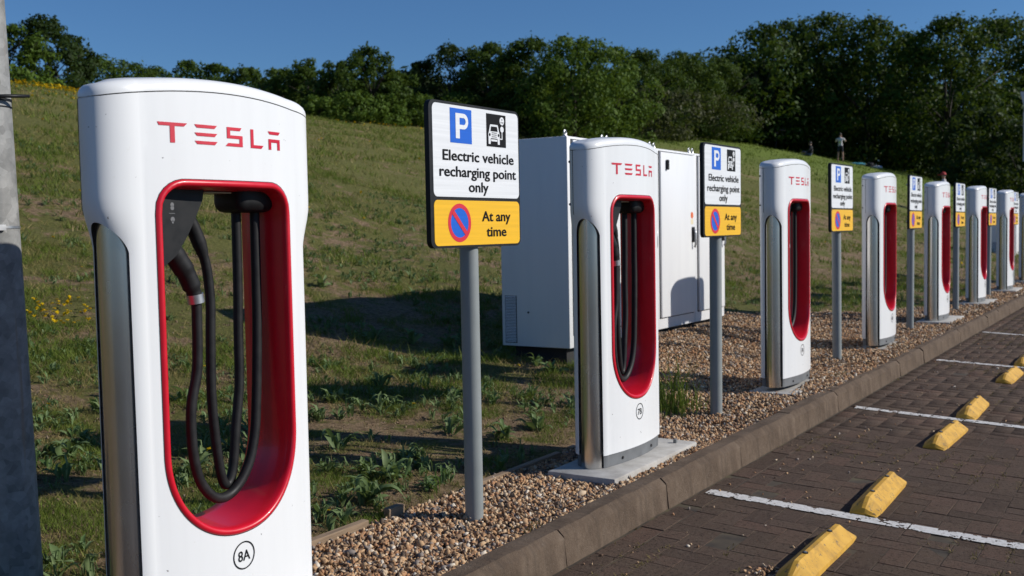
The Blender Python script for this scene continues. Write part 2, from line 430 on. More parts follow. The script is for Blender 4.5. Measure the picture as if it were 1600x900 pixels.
def text2d(s, bold=.012):
    """verts (2-D, normalised so the capital height is 1) and faces of a line of text"""
    if (s, bold) in _texts:
        return _texts[(s, bold)]
    cu = bpy.data.curves.new('txt', 'FONT'); cu.body = s; cu.size = 1.0; cu.offset = bold; cu.resolution_u = 3
    o = bpy.data.objects.new('txt', cu); COL.objects.link(o)
    bpy.context.view_layer.update()
    dg = bpy.context.evaluated_depsgraph_get()
    me = bpy.data.meshes.new_from_object(o.evaluated_get(dg))
    vs = [(v.co.x, v.co.y) for v in me.vertices]; fs = [tuple(p.vertices) for p in me.polygons]
    bpy.data.objects.remove(o); bpy.data.curves.remove(cu); bpy.data.meshes.remove(me)
    _texts[(s, bold)] = (vs, fs)
    return vs, fs
def add_text(mb, s, y0, y1, zbase, capz, x, bold=.012, fat=0.0, word=None):
    if fat:
        add_text(mb, s, y0 + fat, y1 + fat, zbase, capz, x + .00025, bold, 0, word); add_text(mb, s, y0 - fat, y1 - fat, zbase, capz, x + .0005, bold, 0, word); add_text(mb, s, y0, y1, zbase + fat * .7, capz, x + .00075, bold, 0, word)
    vs, fs = text2d(s, bold)
    a = min(p[0] for p in vs); b = max(p[0] for p in vs); cap = .73
    if word is not None:
        iv = sorted((min(vs[i][0] for i in f), max(vs[i][0] for i in f)) for f in fs)
        end, gap, cut = iv[0][1], 0, 0
        for lo, hi in iv:
            if lo - end > gap:
                gap, cut = lo - end, (lo + end) / 2
            end = max(end, hi)
        fs = [f for f in fs if (vs[f[0]][0] > cut) == bool(word)]
    mb.add([(x, y0 + (p[0] - a) / (b - a) * (y1 - y0), zbase + p[1] / cap * capz) for p in vs], fs)

# ------------------------------------------------------------------ ground sheet
def grid_mesh(name, xs, ys, zf, mat, smooth=True):
    X, Y = np.meshgrid(xs, ys, indexing='ij'); Z = zf(X, Y)
    n, m = X.shape
    v = np.stack([X.ravel(), Y.ravel(), Z.ravel()], 1)
    i, j = np.meshgrid(np.arange(n - 1), np.arange(m - 1), indexing='ij')
    a = (i * m + j).ravel()
    return np_mesh(name, v, np.stack([a, a + m, a + m + 1, a + 1], 1), mat, smooth)
def sheet_z(X, Y):
    z = ground_z(X, Y) - .004
    z = np.where(X > -.42, -.075 + .0011 * Y, z)
    return np.where(X > .26, road_z(np.minimum(X, 8), Y) - .08, z)
xs = np.concatenate([-np.geomspace(30, 400, 22)[::-1], np.linspace(-29, -8, 70), np.linspace(-7.9, -.45, 110), [-.42, -.41, 0, .26, .27, .5, 2, 5, 8, 15, 30, 80, 200, 400]])
ys = np.concatenate([-np.geomspace(6, 300, 14)[::-1], np.linspace(-5, 14, 190), np.linspace(14.5, 60, 110), np.linspace(61, 100, 40), np.geomspace(104, 500, 16)])
g = link('ground', grid_mesh('ground', xs, ys, sheet_z, 'grass_ground'))
tag(g, 'sloping ground of dry grass and soil rising to the trees', kind='structure')

# gravel bed sheet and loose stones
def gravel_region_mesh():
    ys_ = np.concatenate([np.linspace(-2.5, 14, 166), np.linspace(14.5, 45, 62)])
    v = []; f = []; m = 24
    for y in ys_:
        e = float(gravel_edge(y))
        for k in range(m):
            x = e - .02 + (.30 - e + .02) * (k / (m - 1)); v.append((x, y, float(gravel_z(x, y)) - .012))
    for i in range(len(ys_) - 1):
        for k in range(m - 1):
            a = i * m + k; f.append((a, a + 1, a + m + 1, a + m))
    return np_mesh('gravel_bed', v, f, 'gravel_bed', True)
gb = link('gravel_bed', gravel_region_mesh()); tag(gb, 'brown flint gravel bed behind the kerb', kind='structure')

POST_Y = [0.0, 2.5927, 5.2339, 7.9662, 10.7044, 13.4323, 16.2185, 18.95, 21.7]
POST_Z = [-.0075, .0008, .0238, .0302, .0298, .0509, .0591, .067, .075]
def pad_mask(X, Y):
    m = np.zeros(X.shape, bool)
    for y, hidden in zip(POST_Y, (0, 0, 1, 1, 0, 0, 0, 0, 0)):
        if hidden:
            m |= (np.abs(Y - y) < .34) & (X > -.17) & (X < .035)
        else:
            m |= (np.abs(Y - y - .02) < .46) & (X > -.205) & (X < .135)
    return m
ICO_V = np.array(Vector((0, 0, 0)).to_tuple() and [(math.cos(a) * .8944, math.sin(a) * .8944, .4472) for a in np.arange(5) * 2 * math.pi / 5] + [(math.cos(a) * .8944, math.sin(a) * .8944, -.4472) for a in (np.arange(5) + .5) * 2 * math.pi / 5] + [(0, 0, 1), (0, 0, -1)])
ICO_F = np.array([(10, i, (i + 1) % 5) for i in range(5)] + [(11, 5 + (i + 1) % 5, 5 + i) for i in range(5)] + [(i, 5 + i, (i + 1) % 5) for i in range(5)] + [((i + 1) % 5, 5 + i, 5 + (i + 1) % 5) for i in range(5)])
OCT_V = np.array([(1, 0, 0), (0, 1, 0), (-1, 0, 0), (0, -1, 0), (0, 0, 1), (0, 0, -1)], float)
OCT_F = np.array([(0, 1, 4), (1, 2, 4), (2, 3, 4), (3, 0, 4), (1, 0, 5), (2, 1, 5), (3, 2, 5), (0, 3, 5)])
def rand_rot(n, rng, flat=None):
    q = rng.normal(size=(n, 4)); q /= np.linalg.norm(q, axis=1)[:, None]
    w, x, y, z = q.T
    return np.stack([np.stack([1 - 2 * (y * y + z * z), 2 * (x * y - w * z), 2 * (x * z + w * y)], -1), np.stack([2 * (x * y + w * z), 1 - 2 * (x * x + z * z), 2 * (y * z - w * x)], -1), np.stack([2 * (x * z - w * y), 2 * (y * z + w * x), 1 - 2 * (x * x + y * y)], -1)], 1)
def stones(P, size, rng, low=False, squash=(1.05, .78, .52), jitter=.30):
    n = len(P); BV, BF = (OCT_V, OCT_F) if low else (ICO_V, ICO_F)
    v = np.repeat(BV[None], n, 0) * (1 + rng.normal(0, jitter, (n, len(BV), 1)).clip(-.4, .4))
    v = v * (np.array(squash)[None, None] * (1 + rng.normal(0, .15, (n, 1, 3)))) * size[:, None, None]
    v = np.einsum('nij,nkj->nki', rand_rot(n, rng), v) + P[:, None]
    f = BF[None] + (np.arange(n) * len(BV))[:, None, None]
    return v.reshape(-1, 3), f.reshape(-1, 3)
def scatter_gravel():
    rng = np.random.default_rng(3); parts_v = []; parts_f = []; off = 0
    for y0, y1, dens, s0, s1, low in ((.2, 3.4, 8800, .008, .0165, False), (3.4, 6.2, 3900, .009, .017, False), (6.2, 11, 1500, .011, .019, True), (11, 20, 900, .013, .022, True), (20, 32, 300, .016, .03, True)):
        xmin = -2.4 if 3.4 <= y0 < 14 else -.5
        n = int((y1 - y0) * (.31 - xmin) * dens)
        X = rng.uniform(xmin, .31, n); Y = rng.uniform(y0, y1, n)
        k = (X > gravel_edge(Y) - .03 * rng.random(n)) & ~pad_mask(X, Y)
        k &= ~((X < -1.6) & (X > -2.4) & (Y > 4.9) & (Y < 8.05))
        X, Y = X[k], Y[k]; n = len(X)
        size = .86 * rng.uniform(s0, s1, n) * np.where(rng.random(n) < .08, 1.35, 1)
        Z = gravel_z(X, Y) + rng.uniform(-.010, .010, n)
        v, f = stones(np.stack([X, Y, Z], 1), size, rng, low)
        parts_v.append(v); parts_f.append(f + off); off += len(v)
    return np_mesh('gravel', np.concatenate(parts_v), np.concatenate(parts_f), 'gravel_stone')
go = link('gravel', scatter_gravel()); tag(go, 'loose brown and cream flint gravel between kerb and grass', 'gravel', kind='stuff')

# ------------------------------------------------------------------ block paving
def paving():
    bedx = np.array([.30, .41, 1, 2, 3, 4.5, 8, 20, 60]); bedy = np.concatenate([[-40, -10, -3], np.linspace(-2, 22, 25), [40, 80, 150, 300]])
    root = link('block_paving', grid_mesh('block_paving', bedx, bedy, lambda X, Y: road_z(np.minimum(X, 8), Y) - .0022, 'joint_sand'))
    tag(root, 'dark brown block paving of the parking bays', kind='structure')
    W = .103; gap = .0026; x0 = .40 + W
    rects = []
    for k in range(-12, 110):                                     # a course of stretchers along the kerb
        rects.append((.397, .397 + W, k * 2 * W, (k + 1) * 2 * W))
    for a in range(-70, 300):
        for b in range(-80, 120):
            hx, hy = a + 4 * b, a
            for (px, py, w, h) in ((hx, hy, 2, 1), (hx + 2, hy - 1, 1, 2)):
                X0, Y0 = x0 + px * W - .0, py * W - 1.0
                X1, Y1 = X0 + w * W, Y0 + h * W
                if X1 <= x0 + .02 or X0 > 4.4 or Y0 < -2.2 or Y0 > 21:
                    continue
                rects.append((max(X0, x0), X1, Y0, Y1))
    rng = np.random.default_rng(5)
    def vis(r):                                                   # nearest first, inside the wedge the lens sees
        cx, cy = (r[0] + r[1]) / 2 - 2.285, (r[2] + r[3]) / 2 + 2.038
        t = -.541 * cx + .839 * cy; l = .841 * cx + .541 * cy
        inside = t > .5 and abs(l) < .515 * t and t > 2.5
        return (0 if inside else 1, t)
    rects.sort(key=vis)
    def block(w, h):
        a, b, c = w / 2 - gap / 2, h / 2 - gap / 2, .0018
        mb = MB(); z0, z1 = -.03, 0.0
        vs = [(-a, -b, z0), (a, -b, z0), (a, b, z0), (-a, b, z0), (-a, -b, z1 - c), (a, -b, z1 - c), (a, b, z1 - c), (-a, b, z1 - c), (-a + c, -b + c, z1), (a - c, -b + c, z1), (a - c, b - c, z1), (-a + c, b - c, z1)]
        fs = [(0, 1, 5, 4), (1, 2, 6, 5), (2, 3, 7, 6), (3, 0, 4, 7), (4, 5, 9, 8), (5, 6, 10, 9), (6, 7, 11, 10), (7, 4, 8, 11), (8, 9, 10, 11)]
        return vs, fs
    cache = {}
    V = []; F = []
    for i, r in enumerate(rects):
        w, h = r[1] - r[0], r[3] - r[2]
        cx, cy = (r[0] + r[1]) / 2, (r[2] + r[3]) / 2
        dz = float(rng.normal(0, .0009)); tx, ty = rng.normal(0, .006, 2)
        z = float(road_z(cx, cy)) + dz
        if i < 300:
            key = (round(w, 3), round(h, 3))
            if key not in cache:
                vs, fs = block(w, h); cache[key] = MB().add(vs, fs).mesh('paver', 'paver')
            o = link('paver', cache[key], root); o.location = (cx, cy, z); o.rotation_euler = (tx, .047 + ty, rng.normal(0, .006))
        else:
            vs, fs = block(w, h); n = len(V)
            V += [(cx + p[0], cy + p[1], z + p[2] - .047 * p[0] + tx * p[1] - ty * p[0]) for p in vs]; F += [tuple(q + n for q in f) for f in fs]
    o = link('pavers', np_mesh('pavers', V, F, 'paver'), root); o['kind'] = 'stuff'
    return root
paving_root = paving()

# kerb stones
def kerb():
    prof = [(.27, -.30), (.27, .030), (.274, .036), (.30, .0375), (.335, .0375), (.347, .0365), (.352, .0345), (.374, .013), (.378, .004), (.386, -.08), (.393, -.16), (.396, -.30)]
    root = empty('kerb', (0, 0, 0)); root['kind'] = 'structure'; root['label'] = 'weathered concrete kerb between gravel and parking bays'
    rng = np.random.default_rng(8); L = .915
    shapes = []
    for s in range(5):
        mb = MB(); ns = 22; P = len(prof)
        rows = []
        for k in range(ns + 1):
            y = .0012 + (L - .0024) * k / ns
            edge = min(k, ns - k)
            row = []
            for j, (x, z) in enumerate(prof):
                wob = (vnoise(s * 31 + y * 9, j * 1.7) - .5) * .007 if 2 < j < 10 else 0
                ch = .004 if edge == 0 and 2 < j < 10 else 0
                row.append((x + wob * .6 - ch * .5, y, z + wob - ch * .5))
            rows += row
        fs = [(k * P + j, k * P + j + 1, (k + 1) * P + j + 1, (k + 1) * P + j) for k in range(ns) for j in range(P - 1)]
        fs += [tuple(range(P)), tuple(ns * P + j for j in range(P))[::-1]]
        mb.add(rows, fs); shapes.append(mb.mesh('kerb_stone', 'kerb_concrete', True, 24))
    for k in range(-4, 42):
        y = 2.165 + k * L
        o = link('kerb_stone', shapes[rng.integers(5)], root); o.location = (rng.normal(0, .002), y, .0011 * y - .002 + rng.normal(0, .0015))
        o.rotation_euler = (rng.normal(0, .0012), 0, rng.normal(0, .0015))
kerb()

# white bay lines, worn
def bay_line(Y, label):
    rng = np.random.default_rng(int(Y * 100)); c = .008; V = []; F = []
    nx, ny = int(4.2 / c), 11
    for i in range(nx):
        for j in range(ny):
            x = .425 + i * c; y = Y + (j - ny / 2) * c
            wear = fbm(x * 30 + Y, y * 30, 3); edge = (j in (0, ny - 1)) * .10 + (i < 2) * .2
            joint = abs(((x - .503) / .103) % 2 - 0) < .07
            if wear + edge + (.22 if joint else 0) + rng.random() * .16 > .74:
                continue
            n = len(V); w = .0004
            for (a, b) in ((x - w, y - w), (x + c + w, y - w), (x + c + w, y + c + w), (x - w, y + c + w)):
                V.append((a, b, float(road_z(a, b)) + .004))
            F.append((n, n + 1, n + 2, n + 3))
    o = link('parking_line', np_mesh('parking_line', V, F, 'line_paint'))
    tag(o, label, 'road marking', 'painted bay lines')
for y, l in ((2.525, 'worn white bay line nearest the camera, between the two nearest yellow wheel stops'), (5.122, 'second white bay line from the front, passing the third wheel stop'), (7.9214, 'third white bay line, thin in the distance'), (10.617, 'fourth white bay line, farthest one in view')):
    bay_line(y, l)

# yellow wheel stops
def wheel_stop():
    L, wb, wt, h = .71, .066, .009, .066
    prof = lambda s, hh: [(-wb, 0), (-wb * .97, .018), (-wt - .012, hh - .012), (-wt, hh), (wt, hh), (wt + .012, hh - .012), (wb * .97, .018), (wb, 0)]
    mb = MB(); st = [(0.0, .012, 1.0), (.012, .03, 1.0), (.088, h, 1), (.10, h, 1), (L * .34, h, 1), (L * .5, h, 1), (L * .66, h, 1), (L - .10, h, 1), (L - .088, h, 1), (L - .012, .03, 1), (L, .012, 1)]
    rows = []
    for y, hh, s in st:
        k = hh / h
        for (x, z) in prof(1, h):
            rows.append((x * (1 if k > .9 else (.82 if k < .2 else .9)), y, z * k))
    P = 8
    fs = [(i * P + j, i * P + j + 1, (i + 1) * P + j + 1, (i + 1) * P + j) for i in range(len(st) - 1) for j in range(P - 1)]
    fs += [tuple(range(P)), tuple((len(st) - 1) * P + j for j in range(P))[::-1]]
    root = empty('wheel_stop')
    MB().add(rows, fs).build('block', 'stop_yellow', root)
    for y in (.19, .51):
        b = MB(); b.tube([(0, y, h - .012), (0, y, h + .003)], [.011, .011], 12); b.build('bolt_hole', 'dark_gap', root)
        c = MB(); c.tube([(0, y, h + .0), (0, y, h + .006)], [.006, .005], 6); c.build('bolt', 'zinc', root)
    for y, s in ((.052, -1), (L - .052, 1)):
        b = MB(); b.tube([(.0, y, .026), (0, y + .014 * s, .040)], [.007, .007], 8); b.build('end_hole', 'dark_gap', root)
    for i in range(4):
        y = .20 + i * .10
        q = MB(); q.box(.034, .0395, y, y + .022, .0335, .0365); q.build('reflector_slot', 'dark_gap', root)
    return root
ws = wheel_stop()
WS = [(1.545, .0, 'chipped yellow wheel stop in the foreground, nearest of the row'), (2.575, .03, 'yellow wheel stop just beyond the nearest white bay line'), (4.13, -.02, 'third yellow wheel stop from the front, before the second bay line'), (5.165, .02, 'fourth yellow wheel stop, just beyond the second bay line'), (6.90, -.01, 'fifth yellow wheel stop, cut by the right edge'), (7.99, .02, 'farthest yellow wheel stop, at the right edge beyond the third bay line')]
for i, (y, rz, l) in enumerate(WS):
    o = ws if i == 0 else copy_tree(ws)
    x = 1.125
    o.location = (x, y, float(road_z(x, y)) + .001); o.rotation_euler = (0, .047, rz)
    tag(o, l, 'wheel stop', 'yellow wheel stops in the bays')

# moss, dead grass and grit in the joints
def joint_weeds():
    rng = np.random.default_rng(11); V = []; F = []
    n = 3200
    X = rng.uniform(.42, 3.0, n * 4); Y = rng.uniform(.3, 15, n * 4)
    k = fbm(X * 1.3, Y * 1.3, 3) > .52
    X, Y = X[k][:n], Y[k][:n]
    X = .503 + np.round((X - .503) / .103) * .103 + rng.normal(0, .004, len(X))
    for x, y in zip(X, Y):
        for b in range(rng.integers(3, 8)):
            a = rng.uniform(0, 2 * math.pi); h = rng.uniform(.004, .013); r = rng.uniform(.006, .028); bx, by = x + rng.normal(0, .012), y + rng.normal(0, .02)
            z = float(road_z(bx, by)) - .001; w = .0026; m = len(V)
            V += [(bx - w * math.sin(a), by + w * math.cos(a), z), (bx + w * math.sin(a), by - w * math.cos(a), z), (bx + r * math.cos(a), by + r * math.sin(a), z + h)]
            F.append((m, m + 1, m + 2))
    o = link('joint_weeds', np_mesh('joint_weeds', V, F, 'joint_weed')); tag(o, 'dry moss and weeds in the paving joints', 'weeds', kind='stuff')
    P = []; S = []
    for i in range(420):
        x = .42 + abs(rng.normal(0, .35)) if rng.random() < .55 else rng.uniform(.42, 2.8); y = rng.uniform(.2, 12); P.append((x, y, float(road_z(x, y)) + .003)); S.append(rng.uniform(.003, .010))
    for i in range(70):
        x, y = 1.02 + rng.normal(0, .035), 1.60 + rng.normal(0, .06); P.append((x, y, float(road_z(x, y)) + .004)); S.append(rng.uniform(.004, .010))
    v, f = stones(np.array(P), np.array(S), rng)
    o = link('stray_grit', np_mesh('stray_grit', v, f, 'gravel_stone')); tag(o, 'stray gravel chips scattered on the paving', 'grit', kind='stuff')
joint_weeds()

# timber edging between gravel and grass
te = empty('timber_edging', (-.425, 0, 0)); tag(te, 'weathered timber edging board between gravel and grass', 'edging')
for y0, y1, dz, dx in ((-1.6, .70, .0, 0), (.72, 1.06, .004, .0), (1.20, 1.30, .012, -.01), (1.75, 2.55, -.006, .02), (2.7, 3.9, -.012, .0)):
    o = bevel_box(-.016, .016, y0, y1, -.12, .012, .003).build('board', 'timber', te); o.location = (dx, 0, dz); o.rotation_euler = (0, .06, 0)

# ------------------------------------------------------------------ charging posts
PZ0, PZ1, PU = .19, 1.40, .275
def face_x(u):
    return .040 - .0294 * (u / PU) ** 2
def side_w(z):
    return .075 + .035 * float(sstep((z - 1.12) / .13))
def seam_z(u):
    return 1.553 - .036 * (abs(u) / .385) ** 2
def opening(n, top=1.312, bot=.312, hw=.2425, rc=.085, ze=.58):
    pts = []
    for k in range(200):                                          # right side bottom to top, then mirrored
        a = -math.pi / 2 + (math.pi / 2) * k / 199; e = 2 / 2.15
        pts.append((hw * abs(math.cos(a)) ** e, ze - (ze - bot) * abs(math.sin(a)) ** e))
    for k in range(1, 200):
        pts.append((hw, ze + (top - rc - ze) * k / 200))
    for k in range(60):
        a = (math.pi / 2) * k / 59; pts.append((hw - rc + rc * math.cos(a), top - rc + rc * math.sin(a)))
    for k in range(1, 100):
        pts.append(((hw - rc) * (1 - k / 100), top))
    full = pts + [(-a, b) for a, b in pts[::-1]]
    return full
def offset_loop(L, d):
    out = []; n = len(L)
    for i in range(n):
        a, b = L[i - 1], L[(i + 1) % n]; tx, tz = b[0] - a[0], b[1] - a[1]; l = math.hypot(tx, tz) or 1
        out.append((L[i][0] - d * tz / l, L[i][1] + d * tx / l))
    return out
def resample(L, angles, c=(0, .8)):
    an = np.array([math.atan2(b - c[1], a - c[0]) for a, b in L]); r = np.array([math.hypot(b - c[1], a - c[0]) for a, b in L])
    o = np.argsort(an); an, r = an[o], r[o]
    rr = np.interp(angles, an, r, period=2 * math.pi)
    return [(c[0] + q * math.cos(t), c[1] + q * math.sin(t)) for q, t in zip(rr, angles)]
def build_post():
    root = empty('charging_post')
    fu = list(np.linspace(-PU, PU, 25)); rows = [.075, .11, .15] + list(np.linspace(PZ0, PZ1, 45)) + [1.44, 1.48, 1.52]
    cols = [('f', u, face_x(u)) for u in fu]
    def quarter(sgn, front):
        out = []
        th = np.linspace(0, 90, 33) if front else np.linspace(90, 180, 25)
        for t in th:
            t = math.radians(t); out.append(('s', sgn * math.sin(t), -.06 + (.0706 if front else .105) * math.cos(t)))
        return out
    cols += quarter(1, True)[1:] + quarter(1, False)[1:]
    cols += [('b', u, -.165) for u in list(np.linspace(PU, -PU, 25))[1:]]
    cols += quarter(-1, False)[::-1][1:] + quarter(-1, True)[::-1][1:-1]
    def pu(c, z):
        return c[1] if c[0] != 's' else math.copysign(PU + abs(c[1]) * side_w(z), c[1])
    def zlow(c):
        if c[0] != 's':
            return .075
        q = (c[2] + .058) / .058
        return 1.10 + .10 * math.sqrt(max(0, 1 - q * q)) if abs(q) < 1 else .075
    V = []; n = len(cols); R = len(rows) + 1
    for c in cols:
        zl = zlow(c)
        for r in rows + [None]:
            z = seam_z(pu(c, 1.5)) if r is None else max(r, zl)
            V.append((c[2], pu(c, z), z))
    F = []
    for i in range(n):
        j = (i + 1) % n
        for k in range(R - 1):
            if cols[i][0] == 'f' and cols[j][0] == 'f' and PZ0 - 1e-6 <= rows[k] < PZ1 - 1e-6:
                continue
            bi = cols[i][0] == 'b' or (cols[i][0] == 's' and abs(cols[i][2] + .165) < 1e-6)
            if bi and cols[j][0] == 'b' and PZ0 - 1e-6 <= rows[k] < PZ1 - 1e-6:
                continue
            F.append((i * R + k, j * R + k, j * R + k + 1, i * R + k + 1))
    shell = MB().add(V, F)
    zr = [r for r in rows if PZ0 - 1e-6 <= r <= PZ1 + 1e-6]
    loop = [(u, PZ0) for u in fu[:-1]] + [(PU, z) for z in zr[:-1]] + [(u, PZ1) for u in fu[::-1][:-1]] + [(-PU, z) for z in zr[::-1][:-1]]
    ang = np.array([math.atan2(b - .8, a) for a, b in loop])
    hole = resample(opening(0), ang)
    for side in (1, -1):
        rings = 5; vs = []
        for q in range(rings + 1):
            t = q / rings
            for (a, b), (c, d) in zip(loop, hole):
                u, z = a + (c - a) * t, b + (d - b) * t
                vs.append((face_x(u) if side > 0 else -.165, u, z))
        m = len(loop)
        fs = [(q * m + i, q * m + (i + 1) % m, (q + 1) * m + (i + 1) % m, (q + 1) * m + i) for q in range(rings) for i in range(m)]
        shell.add(vs, fs)
    shell.build('shell', 'white_shell', root, True, 40, weld=.0006)
    # cap above the seam
    cv = []; steps = [(0, .003), (0, .012), (.0015, .019), (.006, .028), (.014, .035), (.026, .039), (.042, .0415)]
    nn = len(cols)
    base = [(c[2], pu(c, 1.5)) for c in cols]
    def normal(i):
        a, b = base[i - 1], base[(i + 1) % nn]; d = (b[0] - a[0], b[1] - a[1]); l = math.hypot(*d) or 1
        return (-d[1] / l, d[0] / l)
    nrm = [normal(i) for i in range(nn)]
    if nrm[12][0] < 0:
        nrm = [(-a, -b) for a, b in nrm]
    for ins, dz in steps:
        for (x, u), (a, b) in zip(base, nrm):
            cv.append((x - a * ins, u - b * ins, seam_z(u) + dz))
    last = cv[-nn:]
    for t in (.35, .7, 1.0):
        for (x, u, z) in last:
            mu = max(-.27, min(.27, u)); cv.append((x + (-.06 - x) * t, u + (mu - u) * t, seam_z(u + (mu - u) * t) + .0415 + .003 * t))
    K = len(steps) + 3
    cf = [(k * nn + i, k * nn + (i + 1) % nn, (k + 1) * nn + (i + 1) % nn, (k + 1) * nn + i) for k in range(K - 1) for i in range(nn)]
    MB().add(cv, cf).build('cap', 'white_shell', root, True, 60, weld=.0004)
    gv = []
    for dz in (-.006, .008):
        for (x, u), (a, b) in zip(base, nrm):
            gv.append((x - a * .002, u - b * .002, seam_z(u) + dz))
    MB().add(gv, [(i, (i + 1) % nn, nn + (i + 1) % nn, nn + i) for i in range(nn)]).build('seam', 'dark_gap', root, True)
    # red surround and tunnel
    O = resample(opening(0), np.linspace(-math.pi, math.pi, 180, endpoint=False))
    prof = [(-.0015, .0006, 0), (.002, .0045, 0), (.008, .0065, 0), (.014, .004, 0), (.018, -.004, 0), (.0205, -.02, .1), (.024, -.06, .5), (.028, -.115, 1), (.026, -.16, 1), (.016, -.169, 1), (.004, -.170, 1), (-.0015, -.1655, 1)]
    tv = []
    for d, x, bl in prof:
        for (u, z) in offset_loop(O, d):
            tv.append(((1 - bl) * face_x(u) + x + (0 if bl == 1 else bl * .0), u, z) if bl < 1 else (x, u, z))
    m = len(O)
    MB().add(tv, [(k * m + i, k * m + (i + 1) % m, (k + 1) * m + (i + 1) % m, (k + 1) * m + i) for k in range(len(prof) - 1) for i in range(m)]).build('red_surround', 'red_gloss', root, True, 60)
    hv = []
    for d, x in ((-.0032, .0009), (-.0008, .0009)):
        for (u, z) in offset_loop(O, d):
            hv.append((face_x(u) + x, u, z))
    MB().add(hv, [(i, (i + 1) % m, m + (i + 1) % m, m + i) for i in range(m)]).build('surround_gap', 'dark_gap', root)
    # side columns
    for s in (-1, 1):
        mb = MB(); mb.tube([(-.066, s * .299, .016), (-.066, s * .299, 1.20)], .0555, 48); mb.build('steel_column', 'brushed_steel', root, True, 40)
        mb = MB(); mb.box(-.108, -.006, min(s * .250, s * .288), max(s * .250, s * .288), .02, 1.195); mb.build('core', 'dark_gap', root)
    # grey plinth with bolts
    pv = []
    for z, k in ((.0155, .985), (.078, .985)):
        for c in cols:
            u = pu(c, .1)
            if c[0] == 's' and abs(c[2] + .058) < .058:
                u = math.copysign(.232, u)
            pv.append((-.06 + (c[2] + .06) * .93, u * .975, z))
    keep = [i for i, c in enumerate(cols) if not (c[0] == 's' and abs(c[2] + .06) < .05)]
    MB().add(pv, [(i, (i + 1) % nn, nn + (i + 1) % nn, nn + i) for i in range(nn)] + [tuple(range(nn, 2 * nn))]).build('plinth', 'base_grey', root, True, 50)
    for u in (-.16, .16):
        mb = MB(); mb.tube([(face_x(u) - .012, u, .042), (face_x(u) - .002, u, .042)], .007, 10); mb.build('bolt', 'dark_gap', root)
    # seams and screws on the back half of the head
    for s in (-1, 1):
        mb = MB()
        for k in range(20):
            z0 = 1.22 + .30 * k / 20; z1 = 1.22 + .30 * (k + 1) / 20
            t = math.radians(118); u = lambda z: s * (PU + math.sin(t) * side_w(z) + .0006); x = -.06 + .105 * math.cos(t)
            mb.add([(x, u(z0), z0), (x - .003, u(z0), z0), (x - .003, u(z1), z1), (x, u(z1), z1)], [(0, 1, 2, 3)])
        mb.build('seam', 'dark_gap', root)
        for z in (1.27, 1.47):
            t = math.radians(140); mb = MB(); uu = s * (PU + math.sin(t) * side_w(z)); xx = -.06 + .105 * math.cos(t)
            mb.tube([(xx, uu - s * .003, z), (xx - .002, uu + s * .003, z)], .006, 10); mb.build('screw', 'dark_gap', root)
    # lettering
    mb = MB(); z0, z1 = 1.410, 1.4635; e = .0012
    def letter():
        nonlocal mb
        mb.build('letter', 'red_print', root); mb = MB()
    def lp(pts, sub=4):
        # split wide quads so that the print follows the curved face
        (a, b, c, d) = pts
        for k in range(sub):
            t0, t1 = k / sub, (k + 1) / sub
            L = lambda p, q, t: (p[0] + (q[0] - p[0]) * t, p[1] + (q[1] - p[1]) * t)
            q = [L(a, b, t0), L(a, b, t1), L(d, c, t1), L(d, c, t0)]
            mb.add([(face_x(u) + e, u, z) for u, z in q], [(0, 1, 2, 3)])
    zb = lambda f: z0 + (z1 - z0) * f
    lp([(-.226, zb(.83)), (-.153, zb(.83)), (-.143, zb(1)), (-.219 - .012, zb(1))]); lp([(-.195, zb(0)), (-.181, zb(0)), (-.181, zb(.84)), (-.195, zb(.84))], 1)
    letter()
    for f in (0, .415, .83):
        lp([(-.113, zb(f)), (-.055, zb(f)), (-.046, zb(f + .17)), (-.121, zb(f + .17))])
    letter()
    lp([(-.012, zb(.83)), (.036, zb(.83)), (.043, zb(1)), (-.012, zb(1))]); lp([(-.012, zb(.42)), (.0, zb(.42)), (.0, zb(.84)), (-.012, zb(.84))], 1)
    lp([(-.012, zb(.41)), (.046, zb(.41)), (.046, zb(.58)), (-.012, zb(.58))]); lp([(.034, zb(0)), (.046, zb(0)), (.046, zb(.42)), (.034, zb(.42))], 1); lp([(-.018, zb(0)), (.046, zb(0)), (.046, zb(.17)), (-.008, zb(.17))])
    letter()
    lp([(.078, zb(.0)), (.090, zb(.0)), (.090, zb(1)), (.078, zb(1))], 1); lp([(.078, zb(0)), (.122, zb(0)), (.131, zb(.17)), (.078, zb(.17))])
    letter()
    lp([(.160, zb(.83)), (.200, zb(.83)), (.208, zb(1)), (.152, zb(1))]); lp([(.154, zb(.40)), (.206, zb(.40)), (.206, zb(.58)), (.154, zb(.58))])
    lp([(.154, zb(0)), (.166, zb(0)), (.166, zb(.41)), (.154, zb(.41))], 1); lp([(.194, zb(0)), (.206, zb(0)), (.206, zb(.41)), (.194, zb(.41))], 1)
    letter()
    # holster, handle, cables
    hol = [(-.205, 1.290), (-.16, 1.305), (-.044, 1.306), (-.052, 1.262), (-.082, 1.205), (-.109, 1.161), (-.150, 1.107), (-.205, 1.070)]
    mb = MB(); k = len(hol)
    mb.add([(-.022, a, b) for a, b in hol] + [(-.035 + .01, a * 1.0, b) for a, b in hol] + [(-.13, a - (.03 if a > -.2 else 0), b) for a, b in hol],
           [tuple(range(k))] + [(i, (i + 1) % k, k + (i + 1) % k, k + i) for i in range(k)] + [(k + i, k + (i + 1) % k, 2 * k + (i + 1) % k, 2 * k + i) for i in range(k)])
    hs = mb.build('connector_holster', 'black_plastic', root)
    mb = MB(); mb.disc(-.158, 1.247, .006, -.0212); mb.disc(-.158, 1.238, .006, -.0212); mb.poly([(-.170, 1.2225), (-.150, 1.2225), (-.150, 1.224), (-.170, 1.224)], -.0212); mb.disc(-.158, 1.207, .007, -.0212); mb.poly([(-.161, 1.196), (-.155, 1.196), (-.155, 1.204), (-.161, 1.204)], -.0212)
